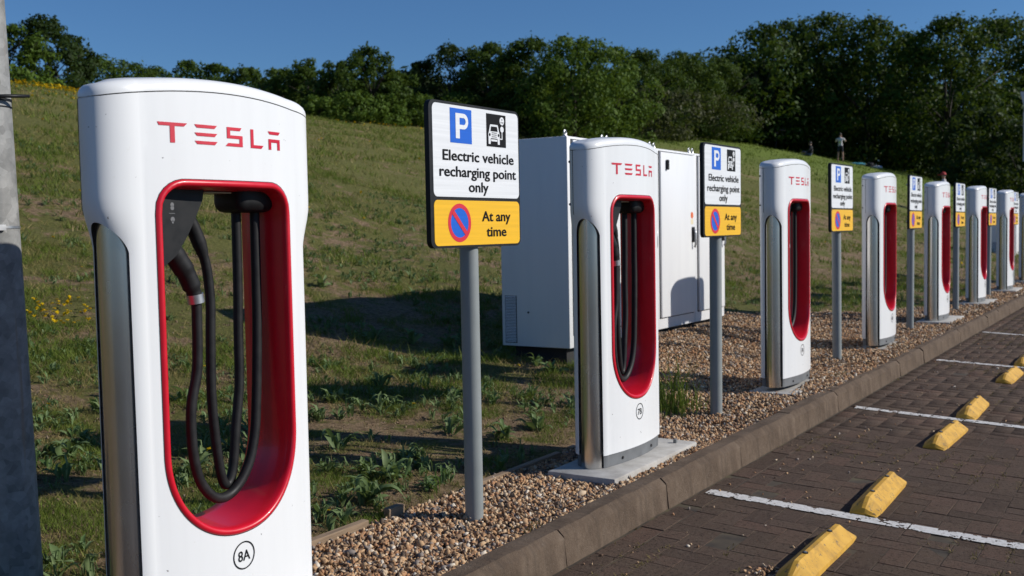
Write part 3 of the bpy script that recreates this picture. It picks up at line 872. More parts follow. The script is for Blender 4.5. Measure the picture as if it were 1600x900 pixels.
    mb.build('pictogram', 'print_grey', hs)
    handle = [(-.055, -.150, 1.135), (-.052, -.125, 1.100), (-.05, -.098, 1.060), (-.05, -.074, 1.010), (-.05, -.064, .972)]
    mb = MB(); mb.tube(catmull(handle, 6), [.030] * 6 + [.029] * 6 + [.026] * 6 + [.021] * 7, 18); hd = mb.build('connector_handle', 'black_rubber', root, True, 60)
    mb = MB(); mb.tube([(-.05, -.0675, .997), (-.05, -.063, .972)], .0235, 20); mb.build('ferrule_band', 'zinc', hd, True, 50)
    outer = [(-.05, -.064, .985), (-.05, -.063, .93), (-.05, -.069, .784), (-.05, -.094, .68), (-.05, -.094, .556), (-.052, -.068, .459), (-.055, -.012, .402), (-.06, .055, .404), (-.06, .114, .463), (-.062, .149, .555), (-.065, .166, .684), (-.068, .180, .887), (-.07, .184, 1.019), (-.07, .186, 1.25)]
    inner = [(-.09, -.10, 1.27), (-.085, -.044, 1.197), (-.08, -.006, 1.103), (-.08, .008, 1.037), (-.08, .013, .957), (-.08, .009, .858), (-.08, .006, .688), (-.08, .017, .549), (-.082, .036, .445), (-.085, .060, .424), (-.088, .084, .467), (-.09, .102, .585), (-.095, .126, .715), (-.10, .134, .889), (-.10, .138, 1.02), (-.10, .140, 1.25)]
    mb = MB(); mb.tube(catmull(outer, 8), .0147, 16); mb.build('cable', 'black_rubber', root, True, 60)
    r_in = [.021] * 14 + [.0185, .0175] + [.0145] * 400
    pts = catmull(inner, 8); mb = MB(); mb.tube(pts, r_in[:len(pts)], 14); mb.build('cable', 'black_rubber', root, True, 60)
    gl = bevel_box(-.15, -.02, .085, .232, 1.228, 1.32, .03, 4); gl.build('cable_gland', 'black_plastic', root, True, 50)
    lens = MB(); lens.box(-.13, -.04, -.03, .07, 1.282, 1.2855); lens.build('lamp_lens', 'clear_lens', root)
    # shut the top of the head above the tunnel
    return root
def badge(root, s):
    mb = MB(); e = .0012; cz = .2447
    n = 44
    for (r0, r1) in ((.0365, .0405),):
        vs = []
        for k in range(n + 1):
            a = 2 * math.pi * k / n
            for r in (r0, r1):
                u = r * math.cos(a); vs.append((face_x(u) + e, u, cz + r * math.sin(a)))
        mb.add(vs, [(2 * k, 2 * k + 1, 2 * k + 3, 2 * k + 2) for k in range(n)])
    add_text(mb, s, -.0225, .0225, cz - .0155, .031, face_x(0) + e, .01)
    return mb.build('badge', 'black_print', root)
post = build_post()
PL = ['white charging post marked 8A with red surround, nearest the camera', 'white charging post marked 7B in front of the white cabinets', 'third white charging post from the left, right of the second parking sign', 'fourth white charging post, between the third and fourth parking signs', 'fifth white charging post, on a raised concrete slab between fourth and fifth signs', 'sixth white charging post, between the fifth and sixth parking signs', 'seventh white charging post, last one seen whole before the right edge', 'farthest white charging post, cut by the right edge']
BAD = ['8A', '7B', '7A', '6B', '6A', '5B', '5A', '4B']
posts = [post] + [copy_tree(post) for _ in range(7)]
for i, o in enumerate(posts):
    o.location = (0, POST_Y[i], POST_Z[i])
    tag(o, PL[i], 'charging post', 'row of charging posts'); badge(o, BAD[i])

PADL = ['concrete base slab under the nearest charging post', 'pale concrete base slab under the post marked 7B', 'gravel covered concrete slab under the third charging post', 'small patch of concrete slab under the fourth charging post', 'raised pale concrete slab under the fifth charging post', 'concrete slab under the sixth charging post', 'concrete slab under the seventh charging post', 'concrete slab under the farthest charging post']
def pads():
    rng = np.random.default_rng(4)
    for i in range(8):
        if i in (2, 3):
            y0, y1, x1 = -.40, .44, .115
        else:
            y0, y1, x1 = -.47, .48, .14
        mb = bevel_box(-.215, x1, y0, y1, -.14, .0145, .008, 2)
        mb.v = [(x + (vnoise(y * 9 + i * 7, x * 9) - .5) * .014 * (z > -.1), y + (vnoise(x * 9, y * 9 + i) - .5) * .012, z) for x, y, z in mb.v]
        o = mb.build('concrete_pad', 'pad_concrete', None, True, 40); o.location = (0, POST_Y[i], POST_Z[i] - (.026 if i in (2, 3) else 0)); tag(o, PADL[i], 'concrete base', 'slabs under the charging posts')
        if i == 1:
            bevel_box(.045, .063, .385, .405, .014, .034, .003).build('stud', 'base_grey', o)
pads()

# ------------------------------------------------------------------ parking signs
def rrect(y0, y1, z0, z1, r, n=6):
    out = []
    for cy, cz, a in ((y1 - r, z1 - r, 0), (y0 + r, z1 - r, 90), (y0 + r, z0 + r, 180), (y1 - r, z0 + r, 270)):
        for k in range(n + 1):
            t = math.radians(a + 90 * k / n); out.append((cy + r * math.cos(t), cz + r * math.sin(t)))
    return out
def slab(mb, pts, x0, x1):
    n = len(pts)
    mb.add([(x0, a, b) for a, b in pts] + [(x1, a, b) for a, b in pts], [tuple(range(n))[::-1], tuple(range(n, 2 * n))] + [(i, (i + 1) % n, n + (i + 1) % n, n + i) for i in range(n)])
def build_sign():
    root = empty('parking_sign'); zc = 1.37
    mb = MB(); mb.tube([(-.05, 0, -.25), (-.05, 0, 1.60)], .0375, 28); mb.build('pole', 'sign_pole_grey', root, True, 40)
    pc = MB(); pc.tube([(-.05, 0, 1.60), (-.05, 0, 1.612)], [.039, .034], 24); pc.build('pole_cap', 'black_plastic', root)
    for z in (1.17, 1.56):
        mb = MB(); mb.box(-.022, -.0115, -.26, .26, z - .02, z + .02); mb.build('channel', 'zinc', root)
        mb = MB(); mb.tube([(-.05, 0, z - .017), (-.05, 0, z + .017)], .042, 24, False); c = mb.build('clamp', 'zinc', root, True)
        mb = MB(); mb.tube([(-.095, -.02, z), (-.02, -.02, z)], .006, 8); mb.build('clamp_bolt', 'zinc', c)
    mb = MB(); slab(mb, rrect(-.308, .308, zc - .281, zc + .283, .03), -.022, 0.0); fr = mb.build('frame', 'black_plastic', root, True, 35)
    mb = MB(); slab(mb, rrect(-.288, .299, zc - .083, zc + .272, .022), 0.0, .0015); wp = mb.build('white_panel', 'sign_white', root)
    mb = MB(); slab(mb, rrect(-.288, .299, zc - .272, zc - .096, .022), 0.0, .0015); yp = mb.build('yellow_panel', 'sign_yellow', root)
    e = .0023; e2 = .0031; e3 = .0039
    mb = MB(); mb.poly([(-.178, zc + .127), (-.036, zc + .127), (-.036, zc + .261), (-.178, zc + .261)], e); mb.build('blue_square', 'sign_blue', wp)
    mb = MB()                                                      # the letter P
    mb.poly([(-.143, zc + .145), (-.117, zc + .145), (-.117, zc + .243), (-.143, zc + .243)], e2)
    mb.poly([(-.1171, zc + .226), (-.090, zc + .226), (-.090, zc + .243), (-.1171, zc + .243)], e2); mb.poly([(-.1171, zc + .182), (-.090, zc + .182), (-.090, zc + .199), (-.1171, zc + .199)], e2)
    mb.ring(-.0905, zc + .2125, .0135, .0305, e2 + .0002, 18, -math.pi / 2, math.pi / 2); mb.build('letter_p', 'sign_white', wp)
    mb = MB(); mb.poly([(.066, zc + .126), (.206, zc + .126), (.206, zc + .259), (.066, zc + .259)], e); mb.build('black_square', 'black_print', wp)
    mb = MB(); cy = .119; b = zc + .126
    mb.poly([(cy - .040, b + .034), (cy + .040, b + .034), (cy + .042, b + .050), (cy + .036, b + .062), (cy - .036, b + .062), (cy - .042, b + .050)], e2)
    for s in (-1, 1):
        mb.poly([(cy + s * .036, b + .062), (cy + s * .027, b + .062), (cy + s * .021, b + .084), (cy + s * .028, b + .088)][::s], e2)
        mb.poly([(cy + s * .040, b + .036), (cy + s * .024, b + .036), (cy + s * .026, b + .010), (cy + s * .040, b + .010)][::-s], e2)
    mb.poly([(cy - .028, b + .082), (cy + .028, b + .082), (cy + .026, b + .090), (cy - .026, b + .090)], e2)
    mb.poly([(cy - .022, b + .022), (cy + .022, b + .022), (cy + .022, b + .030), (cy - .022, b + .030)], e2)
    mb.disc(.177, b + .108, .0165, e2); mb.disc(.177, b + .074, .0125, e2)
    mb.poly([(.1745, b + .036), (.1795, b + .036), (.1795, b + .064), (.1745, b + .064)], e2); mb.poly([(.160, b + .032), (.1795, b + .032), (.1795, b + .0362), (.160, b + .0362)], e2)
    mb.build('vehicle_pictogram', 'sign_white', wp)
    mb = MB(); 
    for s in (-1, 1):
        mb.disc(cy + s * .032, b + .048, .006, e3)
    for q in (.040, .048, .056):
        mb.poly([(cy - .018, b + q - .001), (cy + .018, b + q - .001), (cy + .018, b + q + .0015), (cy - .018, b + q + .0015)], e3)
    mb.disc(.177, b + .114, .003, e3); mb.disc(.171, b + .102, .003, e3); mb.disc(.183, b + .102, .003, e3); mb.build('pictogram_details', 'black_print', wp)
    for s, y0, y1, z, m_, par in (('Electric vehicle', -.228, .260, zc + .058, .042, wp), ('recharging point', -.250, .276, zc - .004, .042, wp), ('only', -.062, .072, zc - .062, .042, wp), ('At any', .024, .228, zc - .178, .042, yp), ('time', .054, .196, zc - .240, .042, yp)):
        for wd in ((0, 1) if ' ' in s else (None,)):
            mb = MB(); add_text(mb, s, y0, y1, z, m_, e, .006, .0016, wd); mb.build('lettering', 'black_print', par)
    mb = MB(); mb.ring(-.128, zc - .184, .058, .0755, e, 48)
    for k in (0,):
        a = math.radians(-45); dx, dz = math.cos(a), math.sin(a); w = .0095
        mb.poly([(-.128 + dx * .062 - dz * w, zc - .184 + dz * .062 + dx * w), (-.128 - dx * .062 - dz * w, zc - .184 - dz * .062 + dx * w), (-.128 - dx * .062 + dz * w, zc - .184 - dz * .062 - dx * w), (-.128 + dx * .062 + dz * w, zc - .184 + dz * .062 - dx * w)], e2)
    mb.build('red_ring', 'sign_red', yp)
    mb = MB(); mb.disc(-.128, zc - .184, .0585, e - .0004, 40); mb.build('blue_disc', 'sign_blue', yp)
    return root
sign = build_sign()
SIGN_Y = [1.354, 4.001, 6.716, 9.530, 12.224, 14.893, 17.55]
SL = ['large parking sign on grey pole between the two nearest charging posts', 'second parking sign, in front of the right end of the cabinets', 'third parking sign from the left, below the standing person', 'fourth parking sign, right of the fourth charging post', 'fifth parking sign, right of the fifth charging post', 'sixth parking sign, between the sixth and seventh charging posts', 'farthest parking sign, cut by the right edge']
for i, y in enumerate(SIGN_Y):
    o = sign if i == 0 else copy_tree(sign)
    o.location = (-.089, y + .05, .0008 * i); o.rotation_euler = (0, [.0, .003, -.004, .005, 0, .004, 0][i], -.0163 + [0, .01, -.01, .012, .0, -.012, .01][i])
    tag(o, SL[i], 'parking sign', 'parking signs between the charging posts')

# ------------------------------------------------------------------ equipment cabinets
CX = -1.65
def cabinet(y0, y1, z0, z1, label, x1=CX, depth=.62, latch=True, sticker=True):
    root = empty('equipment_cabinet', (x1, y0, z0)); w = y1 - y0 - .012; h = z1 - z0
    bevel_box(-depth, 0, 0, w, 0, h, .006).build('body', 'cabinet_white', root, True, 40)
    d = bevel_box(.0015, .022, .062, w - .035, .105, h - .028, .005).build('door', 'cabinet_white', root, True, 40)
    mb = MB(); mb.box(.0, .0012, .052, w - .025, .095, h - .018); mb.build('door_gap', 'dark_gap', root)
    if latch:
        bevel_box(.0225, .045, .165, .20, h - .185, h - .095, .006).build('latch', 'black_plastic', d)
    if sticker:
        mb = MB(); mb.disc(w - .105, h * .60 + .055, .032, .0226); mb.build('warning_sticker', 'sticker_orange', d)
        mb = MB(); mb.poly([(w - .135, h * .60 - .03), (w - .075, h * .60 - .03), (w - .075, h * .60 + .018), (w - .135, h * .60 + .018)], .0226); mb.build('label_sticker', 'sticker_cream', d)
    hb = bevel_box(.0225, .034, w - .115, w - .06, h * .60 - .20, h * .60 - .055, .006).build('handle', 'black_plastic', d)
    mb = MB(); mb.tube([(.036, w - .088, h * .60 - .08), (.05, w - .088, h * .60 - .11), (.05, w - .088, h * .60 - .22), (.040, w - .088, h * .60 - .25)], .010, 10); mb.build('lever', 'zinc', hb, True)
    for x, y in ((-.035, .035), (-.035, w - .035), (-depth + .04, .035), (-depth + .04, w - .035)):
        mb = MB(); mb.tube([(x, y, h - .002), (x, y, h + .012)], [.018, .014], 12)
        ring = [(x + .0 * a, y + .017 * math.cos(a), h + .030 + .019 * math.sin(a)) for a in np.linspace(0, 2 * math.pi, 17)]
        mb.tube(ring, .0052, 8, False); mb.build('lifting_eye', 'zinc', root, True, 40)
    vent = MB(); vx0, vx1, vz0, vz1 = -depth + .03, -depth + .14, .025, .40
    vent.box(vx0, vx1, -.0012, 0, vz0, vz1); v = vent.build('vent', 'dark_gap', root)
    for k in range(30):
        z = vz0 + .006 + k * (vz1 - vz0 - .006) / 30
        s = MB(); s.add([(vx0 + .004, -.0015, z), (vx1 - .004, -.0015, z), (vx1 - .004, -.007, z + .0035), (vx0 + .004, -.007, z + .0035), (vx1 - .004, -.0015, z + .0085), (vx0 + .004, -.0015, z + .0085)], [(0, 1, 2, 3), (3, 2, 4, 5)]); s.build('slat', 'cabinet_white', v)
    mb = MB(); mb.tube([(-depth * .60, -.004, .27), (-depth * .60, .002, .27)], .008, 10); mb.build('screw', 'dark_gap', root)
    mb = MB(); mb.box(-depth + .08, -.07, .07, w - .07, -.30, -.001); mb.build('plinth', 'dark_gap', root)  # plinth coloured near black to paint in the shade under the cabinet
    return tag(root, label, 'cabinet', 'white equipment cabinets')
CE = [4.874, 5.56, 6.463, 7.334, 8.10]
CL = ['leftmost white cabinet, its shaded side with a vent facing the first sign', 'white cabinet mostly hidden behind the post marked 7B', 'white cabinet with black latch and arched shadow on its door', 'narrow white cabinet partly behind the second parking sign']
for i in range(4):
    cabinet(CE[i], CE[i + 1], .237, 1.865 - (.0 if i < 2 else .004), CL[i], latch=i != 3, sticker=i != 3)
cabinet(30.4, 31.3, .17, 1.80, 'distant white cabinet seen between the sixth and seventh charging posts', -1.65)

# ------------------------------------------------------------------ lamp column at the left edge
def lamp():
    x, y = -.90, -.145; z = gz1(x, y)
    root = empty('lamp_column', (x, y, z - .1))
    zz = np.linspace(0, 6.2, 40); mb = MB(); mb.tube([(0, 0, q) for q in zz], [.104 - .021 * min(q, 2.2) - .0055 * max(0, q - 2.2) for q in zz], 40); mb.build('shaft', 'galvanised', root, True, 50)
    mb = MB(); mb.tube([(0, 0, 6.15), (.25, .1, 6.45), (.9, .35, 6.6)], [.035, .03, .028], 14); mb.build('arm', 'galvanised', root, True)
    bevel_box(.85, 1.35, .27, .47, 6.57, 6.68, .03, 3).build('lantern', 'base_grey', root, True, 40)
    # banding straps round the shaft
    for q, w, m_ in ((1.672, .008, 'black_plastic'), (1.652, .004, 'black_plastic'), (1.270, .008, 'zinc')):
        r = .104 - .021 * q + .0005
        mb = MB(); mb.tube([(0, 0, q), (0, 0, q + w)], [r + .0015] * 2, 40, False); mb.build('strap', m_, root, True)
    mb = MB(); mb.tube([(.066, -.05, 1.678), (.090, .005, 1.683), (.108, .075, 1.688)], [.006, .006, .005], 8); mb.build('strap_tail', 'black_plastic', root, True)
    mb = MB(); mb.box(.074, .088, -.055, -.01, 1.264, 1.282); mb.build('buckle', 'zinc', root)
    tag(root, 'galvanised steel lamp column with banding straps at the left edge', 'lamp post')
lamp()

# ------------------------------------------------------------------ trees and shrubs
TREES = [
    (-28.88, 12.07, 5.29, 1.99, 'tall', 'tall loose leaved tree at the left edge, its branch reaching over the lamp column'),
    (-31.64, 19.01, 2.65, 1.20, 'bush', 'yellowish leafy bush right behind the lamp column on the skyline'),
    (-32.54, 20.81, 3.33, 1.36, 'dark', 'dark dense shrub on the hilltop between lamp column and nearest charging post'),
    (-33.54, 22.55, 3.10, 1.06, 'dark', 'shorter dark shrub on the hilltop just left of the nearest charging post'),
    (-46.51, 33.26, 4.65, 2.23, 'far', 'low distant shrub on the skyline above the nearest post, leftmost'),
    (-46.74, 35.49, 4.58, 1.86, 'far', 'low distant shrub on the skyline above the nearest post, second from left'),
    (-47.19, 37.59, 4.52, 1.59, 'far', 'smallest distant shrub on the skyline above the middle of the nearest post'),
    (-43.3, 36.52, 4.53, 1.22, 'far', 'pointed distant shrub on the skyline above the red lettering of the nearest post'),
    (-40.5, 35.94, 3.96, 1.47, 'far', 'low distant shrub on the skyline above the right end of the nearest post'),
    (-32.38, 30.44, 2.54, 1.14, 'hedge', 'rounded hedge tree rising just past the top right of the nearest post'),
    (-29.77, 29.74, 2.26, 1.25, 'hedge', 'hedge tree left of the spiky one, above the open grass slope'),
    (-27.93, 29.73, 2.55, 1.07, 'hedge', 'hedge tree with short spires in the middle of the grass skyline'),
    (-26.25, 29.62, 2.42, 1.04, 'hedge', 'second hedge tree left of the gap in the skyline'),
    (-24.57, 29.51, 3.01, 1.09, 'spiky', 'tallest spiky hedge tree just left of the gap in the skyline'),
    (-24.35, 30.84, 2.19, 0.89, 'hedge', 'low hedge tree sloping down into the gap in the skyline'),
    (-27.08, 36.23, 2.97, 1.02, 'dark', 'dark narrow tree just right of the gap in the skyline above the first sign'),
    (-25.96, 36.95, 3.88, 1.36, 'dark', 'dark tree directly above the first parking sign'),
    (-24.03, 37.0, 3.9, 1.5, 'hedge', 'broad tree behind the first sign and the left cabinet'),
    (-21.8, 37.25, 4.3, 1.8, 'hedge', 'full green tree rising above the first cabinet'),
    (-19.27, 36.49, 4.49, 2.03, 'bright', 'bright green bushy tree above the second charging post'),
    (-19.16, 40.14, 4.42, 1.67, 'bright', 'bright green tree above the cabinets, sloping down to the right'),
    (-23.69, 52.71, 4.79, 2.13, 'hedge', 'hedge tree above the third cabinet, behind the bright green pair'),
    (-22.46, 55.88, 5.14, 2.2, 'hedge', 'tree on the skyline above the gap between cabinets and second sign'),
    (-22.35, 60.71, 5.27, 1.87, 'hedge', 'lower tree on the skyline above the second sign'),
    (-21.48, 66.04, 8.01, 3.23, 'big', 'big tree at the left end of the tall wood, above the third charging post'),
    (-20.92, 71.16, 9.52, 2.89, 'big', 'big tall tree left of the standing person, second of the tall wood'),
    (-18.12, 70.58, 10.11, 3.07, 'spire', 'tall tree with a pointed top above the standing person'),
    (-15.12, 70.12, 10.16, 3.23, 'spire', 'tall light green tree right of the standing person'),
    (-14.25, 77.83, 10.49, 2.43, 'big', 'recessed dark tree between the two tallest groups on the right'),
    (-10.57, 70.67, 10.82, 3.38, 'spire', 'broad tall tree above the fifth charging post'),
    (-9.22, 83.45, 13.18, 3.88, 'big', 'big dark tree near the right edge of the tall wood'),
    (-5.35, 78.79, 12.96, 3.83, 'big', 'big tree at the right edge of the picture'),
    (-7.83, 65.29, 5.01, 2.42, 'lowdark', 'dark low bush under the tall trees above the sixth charging post'),
    (-5.32, 64.52, 5.58, 2.56, 'lowdark', 'dark low bush at the right edge under the tall trees'),
    (-14.08, 82.7, 5.56, 3.12, 'lowdark', 'dark low bush behind the lawn right of the standing person'),
    (-17.73, 85.12, 4.11, 3.28, 'lowdark', 'dark low bush behind the lawn above the white and blue picnic things'),
    (-22.17, 75.12, 2.88, 3.05, 'lowdark', 'dark low bush behind the seated person'),
    (-20.45, 80.99, 3.82, 3.2, 'lowdark', 'dark low bush directly behind the standing person'),
    (-23.09, 67.38, 2.77, 2.81, 'lowdark', 'dark low bush at the left end of the far lawn'),
    (-22.53, 57.02, 2.61, 2.68, 'olive', 'olive coloured bush above the right end of the cabinet row'),
    (-21.52, 49.34, 2.74, 2.19, 'olive', 'olive bush just above the third cabinet'),
    (-24.82, 26.97, 0.8, 0.97, 'low', 'low light green shrub at the foot of the hedge, left of the others'),
    (-23.7, 27.69, 1.01, 1.11, 'low', 'low light green shrub at the foot of the spiky hedge tree'),
    (-23.33, 29.12, 1.08, 0.85, 'low', 'low light green shrub at the foot of the hedge by the skyline gap'),
    (-24.25, 32.1, 1.29, 1.07, 'low', 'low shrub in the skyline gap left of the first sign'),
    (-24.55, 35.48, 1.5, 1.47, 'low', 'low shrub behind the first sign'),
    (-23.72, 38.39, 1.91, 1.87, 'lowdark', 'dark low shrub between first sign and first cabinet'),
]
KIND = {  # leaf material, leaf size, leaves per m2 of envelope, spires, crown base fraction, lobes
    'tall': ('leaf_bright', .14, 120, 3, .10, 1.0), 'bush': ('leaf_bright', .15, 240, 3, .0, .9), 'dark': ('leaf_dark', .16, 260, 4, .0, .9),
    'far': ('leaf_hedge', .20, 180, 3, .0, .9), 'hedge': ('leaf_hedge', .16, 260, 12, .0, .85), 'spiky': ('leaf_hedge', .15, 260, 18, .0, .8),
    'bright': ('leaf_bright', .17, 240, 10, .0, .95), 'big': ('leaf_big', .32, 150, 14, .03, 1.0), 'spire': ('leaf_big', .31, 150, 18, .03, .95),
    'lowdark': ('leaf_dark', .30, 130, 3, .0, 1.0), 'low': ('leaf_bright', .13, 240, 5, .0, 1.0), 'olive': ('leaf_olive', .22, 180, 4, .0, 1.0)}
def make_tree(i, x, y, H, R, kind, label):
    mat, ls, dens, spires, cb, lob = KIND[kind]
    rng = np.random.default_rng(100 + i)
    z0 = gz1(x, y) - .05
    H = H + .05; R = R * (1.3 if kind not in ('low', 'tall') else 1.2)
    root = empty('shrub' if kind in ('low', 'lowdark', 'bush', 'far', 'olive') else 'tree', (x, y, z0))
    tag(root, label, 'shrub' if kind in ('low', 'lowdark', 'bush', 'far', 'olive') else 'tree', 'trees and shrubs along the top of the slope')
    # trunk and limbs
    mb = MB(); r0 = .035 * H ** .9 * .55 + .02
    tp = [(0, 0, 0), (rng.normal(0, .03) * H, rng.normal(0, .03) * H, H * .35), (rng.normal(0, .04) * H, rng.normal(0, .04) * H, H * .7)]
    mb.tube(tp, [r0, r0 * .6, r0 * .1], 8)
    tips = []
    for k in range(7):
        a = 2 * math.pi * (k / 7 + rng.random() * .12); zs = H * rng.uniform(.12, .55); rr = R * rng.uniform(.5, .85); ze = min(H * .92, zs + H * rng.uniform(.15, .35))
        p = Vector(tp[0]).lerp(Vector(tp[1]), min(1, zs / (H * .35))); e = Vector((rr * math.cos(a), rr * math.sin(a), ze))
        mb.tube([p, p.lerp(e, .5) + Vector((0, 0, .04 * H)), e], [r0 * .4, r0 * .25, r0 * .06], 6); tips.append(e)
    mb.build('trunk', 'bark', root, True)
    # clumps
    hc = H * (1 - cb); C = []; S = []
    nc = int(34 + 14 * min(H, 10))
    while len(C) < nc:
        u = rng.random(); a = rng.uniform(0, 2 * math.pi)
        zz = cb * H + hc * u ** .9
        t = (zz - cb * H) / hc
        env = R * (np.interp(t, [0, .15, .4, .7, .9, 1.0], [.72, .95, 1.0, .80, .45, .12]))
        env *= 1 + .18 * math.sin(3 * a + i) * lob + .10 * math.sin(5 * a + 2 * i + 4 * t)
        r = env * math.sqrt(rng.uniform(.25, 1.0)) * .92
        c = (r * math.cos(a), r * math.sin(a), min(zz, H * .93)); sz = R * rng.uniform(.11, .30) * (1.15 - .5 * t)
        C.append(c); S.append((sz, sz, sz * rng.uniform(.6, .95)))
    for k in range(spires):
        a = rng.uniform(0, 2 * math.pi); r = R * rng.uniform(.0, .62); top = H * (1.02 if k == 0 else rng.uniform(.80, .99)) * (1 - .16 * (r / R) ** 2)
        for q in range(3):
            C.append((r * math.cos(a), r * math.sin(a), top - hc * .06 * (q + .4))); w = R * (.035 + .05 * q); S.append((w, w, hc * .065))
    C = np.array(C); S = np.array(S)
    area = 4 * R * hc + 3.0 * R * R
    n = int(np.clip(area * dens * (.14 / ls) ** 1.5, 3500, 15000))
    wgt = (S[:, 0] * S[:, 1]) ** .9; wgt /= wgt.sum()
    idx = rng.choice(len(C), n, p=wgt)
    d = rng.normal(size=(n, 3)); d /= np.linalg.norm(d, axis=1)[:, None]
    rad = rng.uniform(.45, 1.05, n) ** .6
    P = C[idx] + d * S[idx] * rad[:, None] * (1 + .35 * (rng.random(n) < .08))[:, None]
    P[:, 2] = np.maximum(P[:, 2], .02)
    out = d * .9 + np.stack([P[:, 0], P[:, 1], np.full(n, .4 * R)], 1) / R * .5 + rng.normal(0, .55, (n, 3))
    out /= np.linalg.norm(out, axis=1)[:, None]
    tv = np.cross(out, rng.normal(size=(n, 3))); tv /= np.linalg.norm(tv, axis=1)[:, None]; bv = np.cross(out, tv)
    L = ls * rng.uniform(.6, 1.25, n)[:, None]; Wd = L * rng.uniform(.42, .62, n)[:, None]
    V = np.stack([P - tv * L * .5, P + bv * Wd * .5 + out * L * .06, P + tv * L * .5, P - bv * Wd * .5 + out * L * .06], 1).reshape(-1, 3)
    F = np.arange(n * 4).reshape(n, 4)
    link('crown', np_mesh('crown', V, F, mat), root)
for i, t in enumerate(TREES):
    make_tree(i, *t)
# a second row that closes the wood behind the first
def wood_behind():
    rng = np.random.default_rng(77); V = []
    pts = []
    for k in range(44):
        f = k / 43
        x = np.interp(f, [0, .3, .6, 1], [-60, -34, -27, 14]) + rng.normal(0, 1.5); y = np.interp(f, [0, .3, .6, 1], [28, 44, 84, 118]) + rng.normal(0, 2)
        hh = np.interp(f, [0, .25, .45, .62, 1], [3.0, 3.0, 4.5, 9.5, 13]) * rng.uniform(.8, .95)
        pts.append((x, y, hh, hh * .42 + 1.2))
    for x, y, H, R in pts:
        n = 2300; z0 = gz1(x, y)
        d = rng.normal(size=(n, 3)); d /= np.linalg.norm(d, axis=1)[:, None]
        lump = 1 + .22 * np.sin(4 * d[:, 0] + x) * np.sin(5 * d[:, 2] + y) + .12 * np.sin(9 * d[:, 1] + x)
        P = np.stack([x + d[:, 0] * R * lump, y + d[:, 1] * R * lump, z0 + H * .5 + d[:, 2] * H * .5 * lump], 1) + rng.normal(0, .12, (n, 3))
        out = d + rng.normal(0, .5, (n, 3)); out /= np.linalg.norm(out, axis=1)[:, None]
        tv = np.cross(out, rng.normal(size=(n, 3))); tv /= np.linalg.norm(tv, axis=1)[:, None]; bv = np.cross(out, tv)
        L = (.52 * rng.uniform(.6, 1.3, n))[:, None]
        V.append(np.stack([P - tv * L * .5, P + bv * L * .28, P + tv * L * .5, P - bv * L * .28], 1).reshape(-1, 3))
    V = np.concatenate(V)
    o = link('woodland', np_mesh('woodland', V, np.arange(len(V)).reshape(-1, 4), 'leaf_dark')); tag(o, 'far woodland closing the view behind the trees', 'woodland', kind='stuff')
wood_behind()

# ------------------------------------------------------------------ grass, weeds, flowers
def in_wedge(X, Y, lo=-66, hi=12):
    a = np.degrees(np.arctan2(X - 2.4, Y + 2.2))
    return (a > lo) & (a < hi)
def cabs(X, Y):
    return (X < CX + .0) & (X > CX - .62) & (Y > 4.87) & (Y < 8.1)
def blades(P, h, w, lean, rng, mat, name):
    n = len(P); a = rng.uniform(0, 2 * math.pi, n); l = lean * rng.uniform(.2, 1, n) * h; b = rng.uniform(0, 2 * math.pi, n)
    A = P + np.stack([np.cos(a) * w, np.sin(a) * w, np.zeros(n)], 1); B = P - np.stack([np.cos(a) * w, np.sin(a) * w, np.zeros(n)], 1)
    T = P + np.stack([np.cos(b) * l, np.sin(b) * l, h], 1)
    V = np.stack([A, B, T], 1).reshape(-1, 3)
    return np_mesh(name, V, np.arange(3 * n).reshape(n, 3), mat)
def grass():
    rng = np.random.default_rng(21); allP = []; H = []; W = []
    fP = []; fH = []; fW = []
    for d0, d1, dens, h, w in ((2.5, 6.5, 12000, .034, .0015), (6.5, 11, 4200, .055, .0026), (11, 20, 900, .075, .0048), (20, 42, 200, .10, .009), (42, 80, 26, .12, .022)):
        area = math.pi * (d1 ** 2 - d0 ** 2) * (80 / 360)
        n = int(area * dens)
        r = np.sqrt(rng.uniform(d0 ** 2, d1 ** 2, n)); a = np.radians(rng.uniform(-67, 13, n))
        X = 2.285 + r * np.sin(a); Y = -2.038 + r * np.cos(a)
        k = (X < gravel_edge(Y) - .02) & ~cabs(X, Y)
        X, Y = X[k], Y[k]; n = len(X)
        f = fbm(X * .9, Y * .9, 4); fine = fbm(X * 5 + 9, Y * 5, 3)
        keep = rng.random(n) < np.clip(.20 + 2.4 * (f - .44) + 2.6 * (fine - .46), .05, 1)
        X, Y, f, fine = X[keep], Y[keep], f[keep], fine[keep]; n = len(X)
        fresh = ((fine + f * .6 + rng.normal(0, .05, n)) > .89) | (Y > 40)
        Z = ground_z(X, Y) - .006
        hh = h * rng.uniform(.35, 1.15, n) * (.7 + .6 * f) * np.where(rng.random(n) < .02, 2.6, 1); ww = w * rng.uniform(.6, 1.3, n)
        P = np.stack([X, Y, Z], 1)
        allP.append(P[~fresh]); H.append(hh[~fresh]); W.append(ww[~fresh])
        fP.append(P[fresh]); fH.append(hh[fresh] * 1.15); fW.append(ww[fresh] * 1.2)
    def mk(P, h, w, lean, mat, name, label):
        P = np.concatenate(P); h = np.concatenate(h); w = np.concatenate(w)[:, None]
        me = blades(P, h, w[:, 0], lean, rng, mat, name)
        tag(link(name, me), label, 'grass', kind='stuff')
    mk(allP, H, W, 1.6, 'grass_blade', 'dry_grass', 'short dry straw coloured grass on the slope')
    mk(fP, fH, fW, 1.2, 'grass_fresh', 'green_grass', 'short green grass patches on the slope')
grass()
